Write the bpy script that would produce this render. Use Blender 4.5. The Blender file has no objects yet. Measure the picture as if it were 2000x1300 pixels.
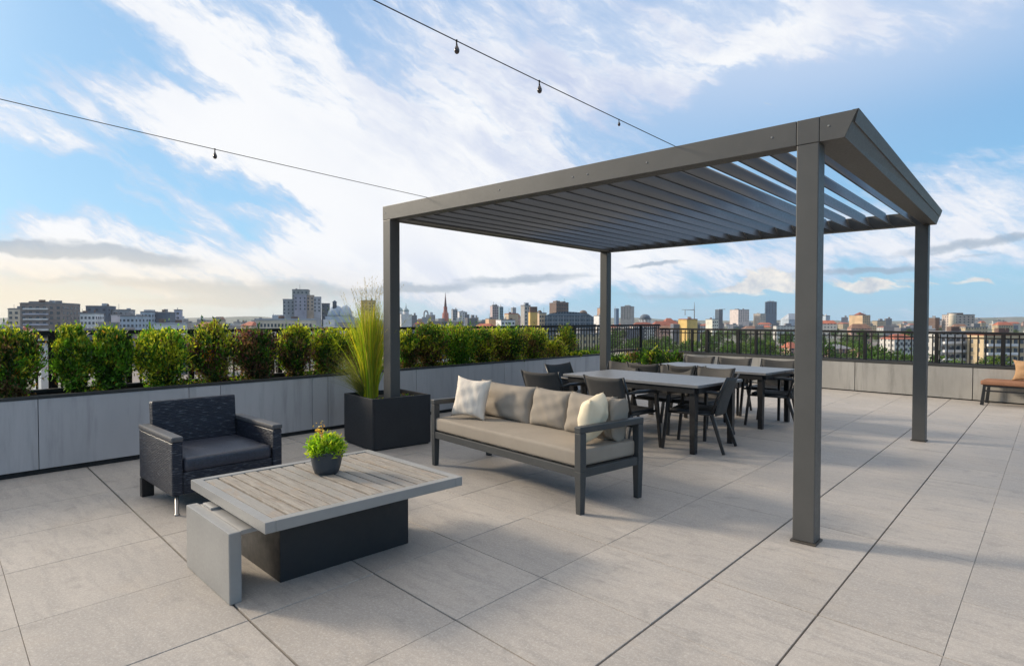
import bpy, bmesh, math, random
import numpy as np
from mathutils import Vector, Matrix
R = math.radians
random.seed(7); rng = np.random.default_rng(7)
sc = bpy.context.scene
COL = sc.collection
SUN_AZ, SUN_EL = R(112), R(24)          # azimuth to the left of +Y, elevation

# ------------------------------------------------------------------ camera
F, PITCH, YAW, ROLL, EYE = 1180.756, .02267627, .73266211, .00090597, 1.45
cyw, syw, cp, sp = math.cos(YAW), math.sin(YAW), math.cos(PITCH), math.sin(PITCH)
FW = Vector((-syw*cp, cyw*cp, -sp)); RT = Vector((cyw, syw, 0)); UP = RT.cross(FW)
RT, UP = math.cos(ROLL)*RT + math.sin(ROLL)*UP, -math.sin(ROLL)*RT + math.cos(ROLL)*UP
cam = bpy.data.cameras.new('camera'); co = bpy.data.objects.new('camera', cam); COL.objects.link(co)
cam.sensor_width = 36; cam.lens = 36*F/2000; cam.clip_start = .05; cam.clip_end = 30000
co.matrix_world = Matrix(((RT.x, UP.x, -FW.x, 0), (RT.y, UP.y, -FW.y, 0), (RT.z, UP.z, -FW.z, EYE), (0, 0, 0, 1)))
sc.camera = co
def ray(px, py): return FW + RT*((px-1000)/F) - UP*((py-650)/F)
def on_z(px, py, z):
    r = ray(px, py); t = (z-EYE)/r.z; return Vector((r.x*t, r.y*t, z))
def azel(px, py):
    r = ray(px, py).normalized()
    a = math.atan2(r.x*cyw + r.y*syw, -r.x*syw + r.y*cyw)
    return a, math.asin(r.z)

# ------------------------------------------------------------------ node helpers
class NT:
    def __init__(s, nt): s.nt = nt; s.n = nt.nodes; s.l = nt.links
    def node(s, typ, ins=None, **kw):
        n = s.n.new(typ)
        for k, v in kw.items(): setattr(n, k, v)
        for k, v in (ins or {}).items():
            if hasattr(v, 'is_output'): s.l.new(v, n.inputs[k])
            else: n.inputs[k].default_value = v
        return n
    def math(s, op, a, b=0.0, c=0.0, clamp=False):
        n = s.n.new('ShaderNodeMath'); n.operation = op; n.use_clamp = clamp
        for i, v in enumerate((a, b, c)):
            if hasattr(v, 'is_output'): s.l.new(v, n.inputs[i])
            else: n.inputs[i].default_value = v
        return n.outputs[0]
    def noise(s, vec, scale, detail=4, rough=.55, dist=0.0, dims='3D'):
        n = s.n.new('ShaderNodeTexNoise'); n.noise_dimensions = dims
        if vec is not None: s.l.new(vec, n.inputs['Vector'])
        n.inputs['Scale'].default_value = scale; n.inputs['Detail'].default_value = detail
        n.inputs['Roughness'].default_value = rough; n.inputs['Distortion'].default_value = dist
        return n
    def mapping(s, vec, loc=(0, 0, 0), rot=(0, 0, 0), scale=(1, 1, 1), typ='POINT'):
        n = s.n.new('ShaderNodeMapping'); n.vector_type = typ; s.l.new(vec, n.inputs['Vector'])
        n.inputs['Location'].default_value = loc; n.inputs['Rotation'].default_value = rot; n.inputs['Scale'].default_value = scale
        return n.outputs[0]
    def mix(s, fac, a, b, blend='MIX'):
        n = s.n.new('ShaderNodeMix'); n.data_type = 'RGBA'; n.blend_type = blend
        for i, v in ((0, fac), (6, a), (7, b)):
            if hasattr(v, 'is_output'): s.l.new(v, n.inputs[i])
            else: n.inputs[i].default_value = v if i == 0 else (tuple(v)+(1,) if len(v) == 3 else v)
        return n.outputs[2]
    def maprange(s, v, a, b, c=0.0, d=1.0, smooth=False):
        n = s.n.new('ShaderNodeMapRange'); n.interpolation_type = 'SMOOTHSTEP' if smooth else 'LINEAR'
        s.l.new(v, n.inputs['Value'])
        for k, x in zip(('From Min', 'From Max', 'To Min', 'To Max'), (a, b, c, d)): n.inputs[k].default_value = x
        return n.outputs['Result']

def new_mat(name):
    m = bpy.data.materials.new(name); m.use_nodes = True
    t = NT(m.node_tree); b = m.node_tree.nodes['Principled BSDF']
    return m, t, b

def mat(name, col, rough=.6, var=.15, scale=6, stretch=(1, 1, 1), bump=0.0, bscale=60, spec=.5, metal=0.0, stain=0.0, tint=None):
    """base colour with soft large variation, optional stains and fine relief"""
    m, t, b = new_mat(name)
    oc = t.node('ShaderNodeTexCoord').outputs['Object']
    v = t.mapping(oc, scale=stretch)
    n1 = t.noise(v, scale, 5, .6)
    f = t.maprange(n1.outputs['Fac'], .3, .7)
    lo = tuple(c*(1-var) for c in col); hi = tuple(min(1, c*(1+var)) for c in col)
    if tint: hi = tint
    c = t.mix(f, lo, hi)
    if stain:
        n2 = t.noise(t.mapping(oc, loc=(3, 7, 1), scale=(2.6, 2.6, .30)), 2.6, 7, .66, .15)
        c = t.mix(t.math('MULTIPLY', t.maprange(n2.outputs['Fac'], .48, .80, smooth=True), stain), c, tuple(x*.45 for x in col))
    t.l.new(c, b.inputs['Base Color'])
    b.inputs['Roughness'].default_value = rough; b.inputs['Metallic'].default_value = metal
    b.inputs['Specular IOR Level'].default_value = spec
    n3 = t.noise(v, bscale*.35, 4, .6)
    t.l.new(t.maprange(n3.outputs['Fac'], .3, .7, rough*.85, min(1, rough*1.15)), b.inputs['Roughness'])
    if bump:
        n4 = t.noise(v, bscale, 3, .6)
        bp = t.node('ShaderNodeBump', {'Strength': bump, 'Distance': .004, 'Height': n4.outputs['Fac']})
        t.l.new(bp.outputs[0], b.inputs['Normal'])
    return m

# ------------------------------------------------------------------ object helpers
def link(o, parent=None):
    COL.objects.link(o)
    if parent is not None: o.parent = parent
    return o
def tag(o, label=None, cat=None, group=None, kind=None):
    for k, v in (('label', label), ('category', cat), ('group', group), ('kind', kind)):
        if v: o[k] = v
    return o
def empty(name, loc=(0, 0, 0), rz=0.0, label=None, cat=None, group=None):
    o = bpy.data.objects.new(name, None); o.empty_display_size = .1
    o.location = loc; o.rotation_euler = (0, 0, rz); link(o); return tag(o, label, cat, group)
def obj(name, bm, m, parent=None, smooth=False):
    me = bpy.data.meshes.new(name)
    bmesh.ops.recalc_face_normals(bm, faces=bm.faces)
    if smooth:
        for f in bm.faces: f.smooth = True
    bm.to_mesh(me); bm.free(); me.materials.append(m)
    o = bpy.data.objects.new(name, me); return link(o, parent)
def copy_tree(o, parent=None):
    c = o.copy(); COL.objects.link(c); c.parent = parent
    for ch in list(o.children): copy_tree(ch, c)
    return c
BM = bmesh.new
def box(bm, c, s, rot=None, bev=0.0, seg=2):
    """box centred at c with full sizes s, rot an Euler or Matrix"""
    M = Matrix.Translation(c)
    if rot is not None: M = M @ (rot if isinstance(rot, Matrix) else Matrix.Rotation(rot, 4, 'Z'))
    r = bmesh.ops.create_cube(bm, size=1, matrix=M @ Matrix.Diagonal((*s, 1)))
    if bev > 0:
        es = list({e for v in r['verts'] for e in v.link_edges})
        bmesh.ops.bevel(bm, geom=es, offset=min(bev, min(s)*.45), segments=seg, profile=.6, affect='EDGES')
    return bm
def box2(bm, a, b, bev=0.0, seg=2):
    return box(bm, [(x+y)/2 for x, y in zip(a, b)], [abs(y-x) for x, y in zip(a, b)], None, bev, seg)
def bar(bm, p, q, w0, d0, w1=None, d1=None, up=(0, 0, 1), bev=0.004):
    """tapered rectangular bar from p to q"""
    p, q = Vector(p), Vector(q); w1 = w0 if w1 is None else w1; d1 = d0 if d1 is None else d1
    z = (q-p).normalized(); x = Vector(up).cross(z)
    if x.length < 1e-3: x = Vector((1, 0, 0)).cross(z) if abs(z.x) < .9 else Vector((0, 1, 0)).cross(z)
    x.normalize(); y = z.cross(x)
    vs = []
    for c, w, d in ((p, w0, d0), (q, w1, d1)):
        for sx, sy in ((-1, -1), (1, -1), (1, 1), (-1, 1)): vs.append(bm.verts.new(c + x*sx*w/2 + y*sy*d/2))
    fs = [bm.faces.new([vs[i] for i in f]) for f in ((3, 2, 1, 0), (4, 5, 6, 7), (0, 1, 5, 4), (1, 2, 6, 5), (2, 3, 7, 6), (3, 0, 4, 7))]
    if bev: bmesh.ops.bevel(bm, geom=list({e for f in fs for e in f.edges}), offset=bev, segments=2, profile=.6, affect='EDGES')
    return bm
def tube(bm, pts, rad, seg=8, cap=True):
    pts = [Vector(p) for p in pts]; rads = rad if hasattr(rad, '__len__') else [rad]*len(pts)
    rings = []; ref = None
    for i, p in enumerate(pts):
        d = (pts[min(i+1, len(pts)-1)] - pts[max(i-1, 0)]).normalized()
        if ref is None: ref = Vector((0, 0, 1)) if abs(d.z) < .9 else Vector((1, 0, 0))
        x = (ref - d*ref.dot(d)).normalized(); ref = x; y = d.cross(x)
        rings.append([bm.verts.new(p + (x*math.cos(a)+y*math.sin(a))*rads[i]) for a in [2*math.pi*k/seg for k in range(seg)]])
    for a, b in zip(rings, rings[1:]):
        for k in range(seg): bm.faces.new((a[k], a[(k+1) % seg], b[(k+1) % seg], b[k])).smooth = True
    if cap: bm.faces.new(rings[0][::-1]); bm.faces.new(rings[-1])
    return bm
def lathe(bm, prof, seg=24, c=(0, 0, 0), rfun=None):
    rings = []
    for r, z in prof:
        rings.append([bm.verts.new((c[0]+r*math.cos(2*math.pi*k/seg), c[1]+r*math.sin(2*math.pi*k/seg), c[2]+z)) for k in range(seg)])
    for a, b in zip(rings, rings[1:]):
        for k in range(seg): bm.faces.new((a[k], a[(k+1) % seg], b[(k+1) % seg], b[k])).smooth = True
    bm.faces.new(rings[0][::-1]); bm.faces.new(rings[-1]); return bm
def cushion(bm, M, w, h, t, nu=22, nv=18, pinch=.35, wr=.006, seed=0, power=2.6, edge=.25, box_=False):
    """soft cushion: w along local x, h along local z, t thickness along local y; a seam ridge runs round the edge"""
    r = random.Random(seed); ph = [r.uniform(0, 6.28) for _ in range(8)]
    def prof(a): return max(0.0, 1-abs(a)**power)
    front, back = [], []
    for side, store in ((1, front), (-1, back)):
        for i in range(nu+1):
            row = []
            for j in range(nv+1):
                a = 2*i/nu-1; b = 2*j/nv-1
                th = (prof(a)**.5)*(prof(b)**.5)
                th = edge + (1-edge)*th if box_ else th
                # edges pull inwards between the corners
                px_ = a*(1 - pinch*.16*(1-b*b)*abs(a)**3); pz_ = b*(1 - pinch*.16*(1-a*a)*abs(b)**3)
                wv = wr*(math.sin(5*a+3*b+ph[0])+.7*math.sin(9*b-4*a+ph[1])+.5*math.sin(13*a+7*b+ph[2]))*th
                # creases fanning from the corners
                for k, (ca, cb) in enumerate(((1, 1), (1, -1), (-1, 1), (-1, -1))):
                    d = math.hypot(a-ca, b-cb); ang = math.atan2(b-cb, a-ca)
                    wv += wr*1.1*math.sin(ang*11+ph[3+k])*math.exp(-d*2.2)*min(1, d*3)*(th > .02)
                y = side*(t/2*th + wv)
                row.append(M @ Vector((px_*w/2, y, pz_*h/2)))
            store.append(row)
    def grid(rows, flip):
        vs = [[bm.verts.new(p) for p in row] for row in rows]
        for i in range(nu):
            for j in range(nv):
                f = (vs[i][j], vs[i+1][j], vs[i+1][j+1], vs[i][j+1])
                bm.faces.new(f[::-1] if flip else f).smooth = True
        return vs
    A = grid(front, False); B = grid(back, True)
    bmesh.ops.remove_doubles(bm, verts=[v for row in A+B for v in row], dist=.0004)
    if box_:
        pass
    return bm
def rounded_slab(bm, c, s, rad=.03, seg=4, dome=.0, n=10):
    """upholstered seat slab with rounded edges and a slightly crowned top"""
    nb = bmesh.new(); box(nb, (0, 0, 0), s, None, rad, seg)
    top = [f for f in nb.faces if f.normal.z > .99]
    bmesh.ops.subdivide_edges(nb, edges=list({e for f in top for e in f.edges}), cuts=n, use_grid_fill=True)
    for v in nb.verts:
        if v.co.z > s[2]/2-.001:
            v.co.z += dome*(1-(2*v.co.x/s[0])**2)*(1-(2*v.co.y/s[1])**2) + .0015*math.sin(17*v.co.x+5*v.co.y)
    me = bpy.data.meshes.new('tmp'); nb.to_mesh(me); nb.free()
    n0 = len(bm.verts); bm.from_mesh(me); bpy.data.meshes.remove(me)
    bm.verts.ensure_lookup_table()
    for v in bm.verts[n0:]: v.co += Vector(c)
    for f in bm.faces: f.smooth = True
    return bm

def leaves(name, P, N, L, W, C, m, parent=None, bend=.15):
    """diamond leaves: P centres, N direction the leaf points to, L length, W width, C colours"""
    n = len(P); N = N/np.linalg.norm(N, axis=1)[:, None]
    side = np.cross(N, rng.normal(size=(n, 3))); side /= np.linalg.norm(side, axis=1)[:, None]+1e-9
    nor = np.cross(side, N)
    L = np.broadcast_to(L, n)[:, None]; W = np.broadcast_to(W, n)[:, None]
    v = np.stack([P-N*L*.5, P+side*W*.5+nor*L*bend*.3, P+N*L*.5-nor*L*bend, P-side*W*.5+nor*L*bend*.3], 1).reshape(-1, 3)
    me = bpy.data.meshes.new(name); me.vertices.add(4*n); me.vertices.foreach_set('co', v.astype(np.float32).ravel())
    me.loops.add(4*n); me.loops.foreach_set('vertex_index', np.arange(4*n, dtype=np.int32))
    me.polygons.add(n); me.polygons.foreach_set('loop_start', np.arange(0, 4*n, 4, dtype=np.int32))
    me.update(calc_edges=True)
    at = me.color_attributes.new('leaf_colour', 'FLOAT_COLOR', 'POINT')
    c4 = np.concatenate([np.repeat(C, 4, 0), np.ones((4*n, 1))], 1).astype(np.float32)
    at.data.foreach_set('color', c4.ravel())
    me.materials.append(m); o = bpy.data.objects.new(name, me); return link(o, parent)

def leaf_mat(name, trans=.35, rough=.5):
    m = bpy.data.materials.new(name); m.use_nodes = True; t = NT(m.node_tree); t.n.clear()
    a = t.node('ShaderNodeAttribute', attribute_name='leaf_colour').outputs['Color']
    d = t.node('ShaderNodeBsdfPrincipled', {'Base Color': a, 'Roughness': rough, 'Specular IOR Level': .3})
    tr = t.node('ShaderNodeBsdfTranslucent', {'Color': t.mix(1.0, a, (1.25, 1.2, .6), 'MULTIPLY')})
    mx = t.node('ShaderNodeMixShader', {0: trans, 1: d.outputs[0], 2: tr.outputs[0]})
    t.node('ShaderNodeOutputMaterial', {0: mx.outputs[0]}); return m
LEAF = leaf_mat('leaf', .48); BLADE = leaf_mat('grass_blade', .45)

# ------------------------------------------------------------------ world: sky and clouds
w = bpy.data.worlds.new('World'); sc.world = w; w.use_nodes = True
t = NT(w.node_tree); t.n.clear()
sky = t.node('ShaderNodeTexSky', sky_type='NISHITA', sun_disc=False)
sky.sun_elevation = SUN_EL; sky.sun_rotation = -SUN_AZ; sky.altitude = 100; sky.air_density = 1.0; sky.dust_density = 1.2; sky.ozone_density = 2.0
g = t.node('ShaderNodeTexCoord').outputs['Generated']
nrm = t.node('ShaderNodeVectorMath', {0: g}, operation='NORMALIZE').outputs[0]
def dot(v): return t.node('ShaderNodeVectorMath', {0: nrm, 1: v}, operation='DOT_PRODUCT').outputs['Value']
az = t.math('ARCTAN2', dot((cyw, syw, 0)), dot((-syw, cyw, 0)))
el = t.math('ARCSINE', dot((0, 0, 1)))
p0 = t.node('ShaderNodeCombineXYZ', {0: az, 1: el, 2: 0.0}).outputs[0]
# big and small turbulence that bends the cloud masses
wn = t.noise(p0, 3.2, 5, .6); wn2 = t.noise(p0, 11, 5, .62)
def warp(src, n, amt):
    d = t.node('ShaderNodeVectorMath', {0: n.outputs['Color'], 1: (.5, .5, .5)}, operation='SUBTRACT').outputs[0]
    d = t.node('ShaderNodeVectorMath', {0: d, 'Scale': amt}, operation='SCALE').outputs[0]
    return t.node('ShaderNodeVectorMath', {0: src, 1: d}, operation='ADD').outputs[0]
pw = warp(warp(p0, wn, .16), wn2, .075)
pc = warp(p0, wn2, .035)
def blob(src, x, y, sx, sy, ang):
    a, e = azel(x, y); k = 1/F
    v = t.mapping(src, loc=(a, e, 0), rot=(0, 0, R(-ang)), scale=(sx*k, sy*k, 1), typ='TEXTURE')
    ln = t.node('ShaderNodeVectorMath', {0: v}, operation='LENGTH').outputs['Value']
    return t.maprange(ln, 0, 1.7, 1, 0, True)
def total(src, items, base=None):
    acc = base
    for x, y, sx, sy, ang, wt in items:
        b = t.math('MULTIPLY', blob(src, x, y, sx, sy, ang), wt)
        acc = b if acc is None else t.math('ADD', acc, b)
    return acc
streak = t.noise(t.mapping(t.mapping(warp(p0, wn, .12), rot=(0, 0, R(30))), scale=(1.3, 5.5, 1)), 3.4, 10, .64, .4).outputs['Fac']
wisp = t.noise(t.mapping(t.mapping(warp(p0, wn2, .05), rot=(0, 0, R(24))), scale=(1.2, 6.5, 1)), 9.0, 8, .62, .5).outputs['Fac']
fluff = t.noise(t.mapping(p0, scale=(1, 1.7, 1)), 9, 10, .66, .3).outputs['Fac']
flat = t.noise(t.mapping(p0, scale=(1.6, 13, 1)), 3.0, 6, .6, .3).outputs['Fac']
nz = t.math('ADD', t.math('MULTIPLY', t.math('SUBTRACT', streak, .5), 3.2), t.math('ADD', t.math('MULTIPLY', t.math('SUBTRACT', fluff, .5), 1.0), t.math('MULTIPLY', t.math('SUBTRACT', wisp, .5), 1.5)))
CLOUDS = [(520, 230, 420, 95, 32, .75), (760, 330, 420, 120, 30, .7), (950, 180, 360, 150, 20, .62), (1150, 110, 320, 190, 10, .5),
          (240, 170, 190, 40, 14, 1.05), (90, 205, 130, 36, 10, .95), (60, 270, 120, 30, 10, .5), (280, 235, 120, 30, 22, .5),
          (330, 385, 260, 26, 6, .55), (520, 475, 620, 60, -3, 1.0), (350, 545, 480, 40, 0, .55), (700, 400, 260, 60, 25, .5), (960, 500, 330, 85, 0, .7),
          (1000, 340, 260, 110, 18, .55), (1520, 85, 190, 42, -26, .55), (1780, 40, 420, 60, -6, .6), (1400, 40, 300, 70, 0, .35), (1900, 350, 260, 95, -18, .62),
          (1600, 480, 480, 50, 0, .62), (1250, 540, 420, 40, 0, .5), (1770, 245, 55, 10, -18, .7), (350, 70, 150, 26, 28, .45), (620, 120, 170, 30, 35, .4),
          (60, 90, 230, 95, 0, -.75), (170, 385, 260, 50, 4, -.75), (120, 330, 210, 30, 8, -.45), (620, 40, 150, 36, 33, -.65), (470, 350, 80, 26, 25, -.35),
          (660, 415, 100, 32, 8, -.5), (430, 395, 220, 36, 12, .5), (500, 435, 60, 28, 20, -.5), (1640, 225, 360, 62, 2, -1.0), (1430, 250, 180, 60, 0, -.55), (1950, 150, 160, 90, 0, -.6),
          (1700, 598, 700, 22, 0, -.5), (720, 250, 90, 16, 32, -.4)]
dens = t.math('ADD', total(pw, CLOUDS, t.math('MULTIPLY', nz, .80)), -.02)
cov = t.maprange(dens, .0, .95, 0, 1, True)
thick = t.maprange(dens, .40, 1.15, 0, 1, True)
# low flat grey strips and the small heaped clouds over the skyline
STRIPS = [(250, 500, 135, 17, 4, 1.05), (20, 488, 80, 11, 3, .95), (540, 566, 240, 24, 0, .9), (330, 590, 200, 10, 0, .6), (130, 545, 170, 8, 0, .5), (1000, 548, 190, 12, -3, .8), (1700, 526, 130, 8, -2, .9), (1880, 474, 150, 9, -6, .9), (1278, 517, 62, 5, -4, .9), (1290, 575, 160, 10, 0, .7), (1900, 495, 60, 5, -5, .6), (820, 565, 120, 8, 0, .5)]
strip = t.maprange(t.math('ADD', total(pc, STRIPS), t.math('MULTIPLY', t.math('SUBTRACT', flat, .5), .9)), .3, .85, 0, .85, True)
HEAPS = [(1508, 548, 44, 25, 0, 1), (1465, 560, 42, 12, 0, .8), (1715, 555, 62, 15, 0, .9), (1890, 551, 42, 7, 0, .75), (1400, 566, 60, 7, 0, .6), (1560, 562, 40, 9, 0, .7)]
heap = t.maprange(t.math('ADD', total(pc, HEAPS), t.math('ADD', t.math('MULTIPLY', t.math('SUBTRACT', fluff, .5), 1.0), t.math('MULTIPLY', t.math('SUBTRACT', wisp, .5), 2.2))), .38, .85, 0, .95, True)
heap_shade = t.maprange(t.noise(t.mapping(p0, loc=(.01, .012, 0)), 34, 6, .6).outputs['Fac'], .35, .65)
# clear air pales towards the horizon and glows yellow near the low sun
lowair = t.maprange(el, -.02, .16, 1, 0, True)
skyc = t.mix(1.0, sky.outputs[0], (1.3, 1.7, 1.9), 'MULTIPLY')
skyc = t.mix(.72, skyc, t.mix(t.maprange(el, .05, .5, 0, 1), (3.2, 6.3, 9.0), (1.6, 3.9, 7.5)))
skyc = t.mix(t.math('MULTIPLY', total(p0, [(0, 150, 620, 420, 0, 1)]), .45), skyc, (4.2, 6.5, 8.7))
skyc = t.mix(t.math('MULTIPLY', total(p0, [(1180, 90, 620, 230, 0, 1), (1850, 30, 420, 90, 0, .7)]), .62), skyc, (6.1, 7.2, 9.1))
skyc = t.mix(t.math('MULTIPLY', lowair, .5), skyc, (4.2, 6.5, 8.4))
cl = t.mix(thick, (6.4, 7.4, 9.1), (9.6, 9.75, 10.0))
soft = t.maprange(t.math('ADD', t.math('MULTIPLY', streak, .55), t.math('MULTIPLY', t.noise(p0, 3.4, 6, .6).outputs['Fac'], .55)), .45, .68, 0, 1, True)
cl = t.mix(t.math('MULTIPLY', t.math('MULTIPLY', soft, .8), total(p0, [(1300, 120, 520, 240, 0, 1), (1500, 480, 600, 110, 0, .6), (900, 560, 400, 60, 0, .5), (60, 60, 200, 100, 0, .6), (930, 230, 330, 150, 20, .5)])), cl, (5.2, 6.1, 8.3))
c = t.mix(cov, skyc, cl)
c = t.mix(t.math('MULTIPLY', strip, .85), c, (3.3, 4.3, 5.5))
c = t.mix(heap, c, t.mix(heap_shade, (5.6, 6.1, 6.9), (9.6, 9.2, 8.6)))
warm = total(p0, [(-80, 598, 560, 75, 0, 1)])
c = t.mix(t.math('MULTIPLY', warm, .88), c, (10.6, 9.0, 6.5))
# unseen bright cloud, added overhead and round the low sun as soft fill light
fill_veil = t.maprange(el, R(31), R(52), 0, 1, True)
c = t.mix(t.math('MULTIPLY', fill_veil, .9), c, t.mix(soft, (11.2, 10.8, 10.3), (14.4, 13.5, 12.5)))
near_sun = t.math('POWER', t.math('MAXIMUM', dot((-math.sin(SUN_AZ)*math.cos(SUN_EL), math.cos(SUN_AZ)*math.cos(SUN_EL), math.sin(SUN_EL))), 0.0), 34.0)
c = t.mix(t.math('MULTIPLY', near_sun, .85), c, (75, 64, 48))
below = t.maprange(el, -.05, -.01, 1, 0)
c = t.mix(below, c, (3.2, 3.6, 4.0))
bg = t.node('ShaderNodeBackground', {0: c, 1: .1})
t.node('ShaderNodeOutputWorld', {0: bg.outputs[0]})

sun = bpy.data.lights.new('sun', 'SUN'); so = link(bpy.data.objects.new('sun', sun))
sun.energy = 4.0; sun.angle = R(9); sun.color = (1, .86, .68)
sd = Vector((-math.sin(SUN_AZ)*math.cos(SUN_EL), math.cos(SUN_AZ)*math.cos(SUN_EL), math.sin(SUN_EL)))
so.rotation_euler = sd.to_track_quat('Z', 'Y').to_euler(); so.location = (-20, -10, 20)
sc.view_settings.view_transform = 'Standard'; sc.view_settings.look = 'None'; sc.view_settings.gamma = 1; sc.view_settings.exposure = 0
sc.cycles.max_bounces = 6; sc.cycles.volume_bounces = 0; sc.cycles.transparent_max_bounces = 8
sc.cycles.use_adaptive_sampling = True

# ------------------------------------------------------------------ materials
def paver_mat():
    m, t, b = new_mat('porcelain_paver')
    oc = t.node('ShaderNodeTexCoord').outputs['Object']
    at = t.node('ShaderNodeAttribute', attribute_name='paver_tone').outputs['Fac']
    big = t.noise(t.mapping(oc, scale=(1, 1.6, 1)), 1.3, 5, .6, .4).outputs['Fac']
    vein = t.noise(t.mapping(oc, rot=(0, 0, R(12)), scale=(1.2, 7, 1)), 2.2, 7, .68, .8).outputs['Fac']
    grain = t.noise(oc, 210, 3, .7).outputs['Fac']
    speck = t.noise(oc, 75, 4, .75).outputs['Fac']
    c = t.mix(t.maprange(big, .3, .7), (.395, .356, .318), (.50, .452, .405))
    c = t.mix(t.math('MULTIPLY', t.maprange(vein, .46, .66, smooth=True), .5), c, (.235, .222, .21))
    c = t.mix(t.maprange(at, 0, 1, 0, .6), c, (.325, .295, .268))
    blotch = t.noise(t.mapping(oc, loc=(9, 1, 0)), 3.1, 6, .7, .5).outputs['Fac']
    c = t.mix(t.math('MULTIPLY', t.maprange(blotch, .5, .7, smooth=True), .4), c, (.44, .375, .31))
    mid = t.noise(oc, 22, 5, .75).outputs['Fac']
    c = t.mix(t.math('MULTIPLY', t.maprange(mid, .42, .62), .28), c, (.26, .245, .23))
    c = t.mix(t.math('MULTIPLY', t.maprange(grain, .35, .65), .5), c, (.22, .205, .19))
    c = t.mix(t.math('MULTIPLY', t.maprange(speck, .50, .68), .5), c, (.56, .53, .49))
    spot = t.noise(t.mapping(oc, loc=(4, 2, 0)), 5.5, 4, .6).outputs['Fac']
    c = t.mix(t.math('MULTIPLY', t.maprange(spot, .56, .74, smooth=True), .38), c, (.19, .18, .17))
    t.l.new(c, b.inputs['Base Color']); b.inputs['Specular IOR Level'].default_value = .35
    t.l.new(t.maprange(big, .3, .7, .5, .72), b.inputs['Roughness'])
    bp = t.node('ShaderNodeBump', {'Strength': .25, 'Distance': .003, 'Height': t.math('ADD', grain, t.math('MULTIPLY', speck, .6))})
    t.l.new(bp.outputs[0], b.inputs['Normal']); return m
PAVER = paver_mat()
DARK = mat('black_gap', (.02, .02, .02), .9)
GREYWALL = mat('grey_fibre_cement', (.42, .405, .405), .75, .10, 1.6, (1, 2.4, .35), .15, 90, .25, stain=.62)
CONC = mat('pale_concrete', (.31, .295, .27), .85, .16, 1.4, (1, 1, .6), .3, 50, .25, stain=.65)
STEEL = mat('powder_coated_metal', (.074, .071, .066), .5, .10, 3, (1, 1, 1), .05, 160, .45)
BLADEM = mat('louvre_metal', (.058, .060, .064), .42, .12, 2.5, (3, .6, 1), .04, 120, .5)
RAIL = mat('black_rail', (.010, .010, .011), .6, spec=.25)
CAPM = mat('dark_cap', (.022, .023, .022), .6)
SOFAM = mat('charcoal_frame', (.040, .043, .045), .5, .12, 5, (1, 1, 1), .06, 120, .45)
TAUPE = mat('taupe_canvas', (.285, .248, .205), .92, .07, 3, (1, 1, 1), .35, 420, .12)
CREAM = mat('cream_linen', (.72, .62, .45), .95, .08, 4, (1, 1, 1), .45, 300, .1)
def linen():
    m, t, b = new_mat('striped_linen')
    oc = t.node('ShaderNodeTexCoord').outputs['Object']
    s = t.noise(t.mapping(oc, scale=(14, .6, .6)), 1.6, 4, .6).outputs['Fac']
    bl = t.noise(oc, 16, 5, .6, .8).outputs['Fac']
    c = t.mix(t.maprange(s, .35, .62), (.60, .525, .45), (.74, .66, .56))
    c = t.mix(t.math('MULTIPLY', t.maprange(bl, .5, .7), .4), c, (.78, .69, .58))
    t.l.new(c, b.inputs['Base Color']); b.inputs['Roughness'].default_value = .95; b.inputs['Specular IOR Level'].default_value = .1
    bp = t.node('ShaderNodeBump', {'Strength': .4, 'Distance': .003, 'Height': t.noise(oc, 320, 2).outputs['Fac']}); t.l.new(bp.outputs[0], b.inputs['Normal'])
    return m
LINEN = linen()
def wicker():
    m, t, b = new_mat('woven_rattan')
    oc = t.node('ShaderNodeTexCoord').outputs['Object']
    w1 = t.node('ShaderNodeTexWave', {'Vector': oc, 'Scale': 25.0, 'Distortion': 4.5, 'Detail': 3.0, 'Detail Scale': 1.6}, wave_type='BANDS', bands_direction='Z').outputs['Fac']
    br = t.noise(t.mapping(oc, scale=(7, 7, 42)), 2.2, 4, .7).outputs['Fac']
    h = t.math('ADD', t.math('MULTIPLY', w1, .6), t.math('MULTIPLY', br, .9))
    fib = t.noise(t.mapping(oc, scale=(4, 4, 30), rot=(R(7), R(5), 0)), 4, 3, .6).outputs['Fac']
    c = t.mix(t.maprange(h, .45, 1.1), (.004, .006, .013), (.019, .025, .042))
    c = t.mix(t.math('MULTIPLY', t.maprange(fib, .57, .68), .7), c, (.13, .14, .16))
    t.l.new(c, b.inputs['Base Color']); b.inputs['Roughness'].default_value = .45; b.inputs['Specular IOR Level'].default_value = .4
    bp = t.node('ShaderNodeBump', {'Strength': .7, 'Distance': .004, 'Height': h}); t.l.new(bp.outputs[0], b.inputs['Normal']); return m
WICKER = wicker()
SEATW = mat('woven_seat', (.024, .030, .048), .34, .35, 40, (1, 1, 1), 1.0, 120, .6)
CHROME = mat('brushed_steel', (.34, .33, .32), .42, .1, 20, metal=1.0)
TFRAME = mat('grey_aluminium', (.25, .245, .235), .42, .08, 4, (1, 1, 1), .04, 140, .5)
BLACKM = mat('black_panel', (.012, .013, .015), .5, .2, 3)
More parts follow.
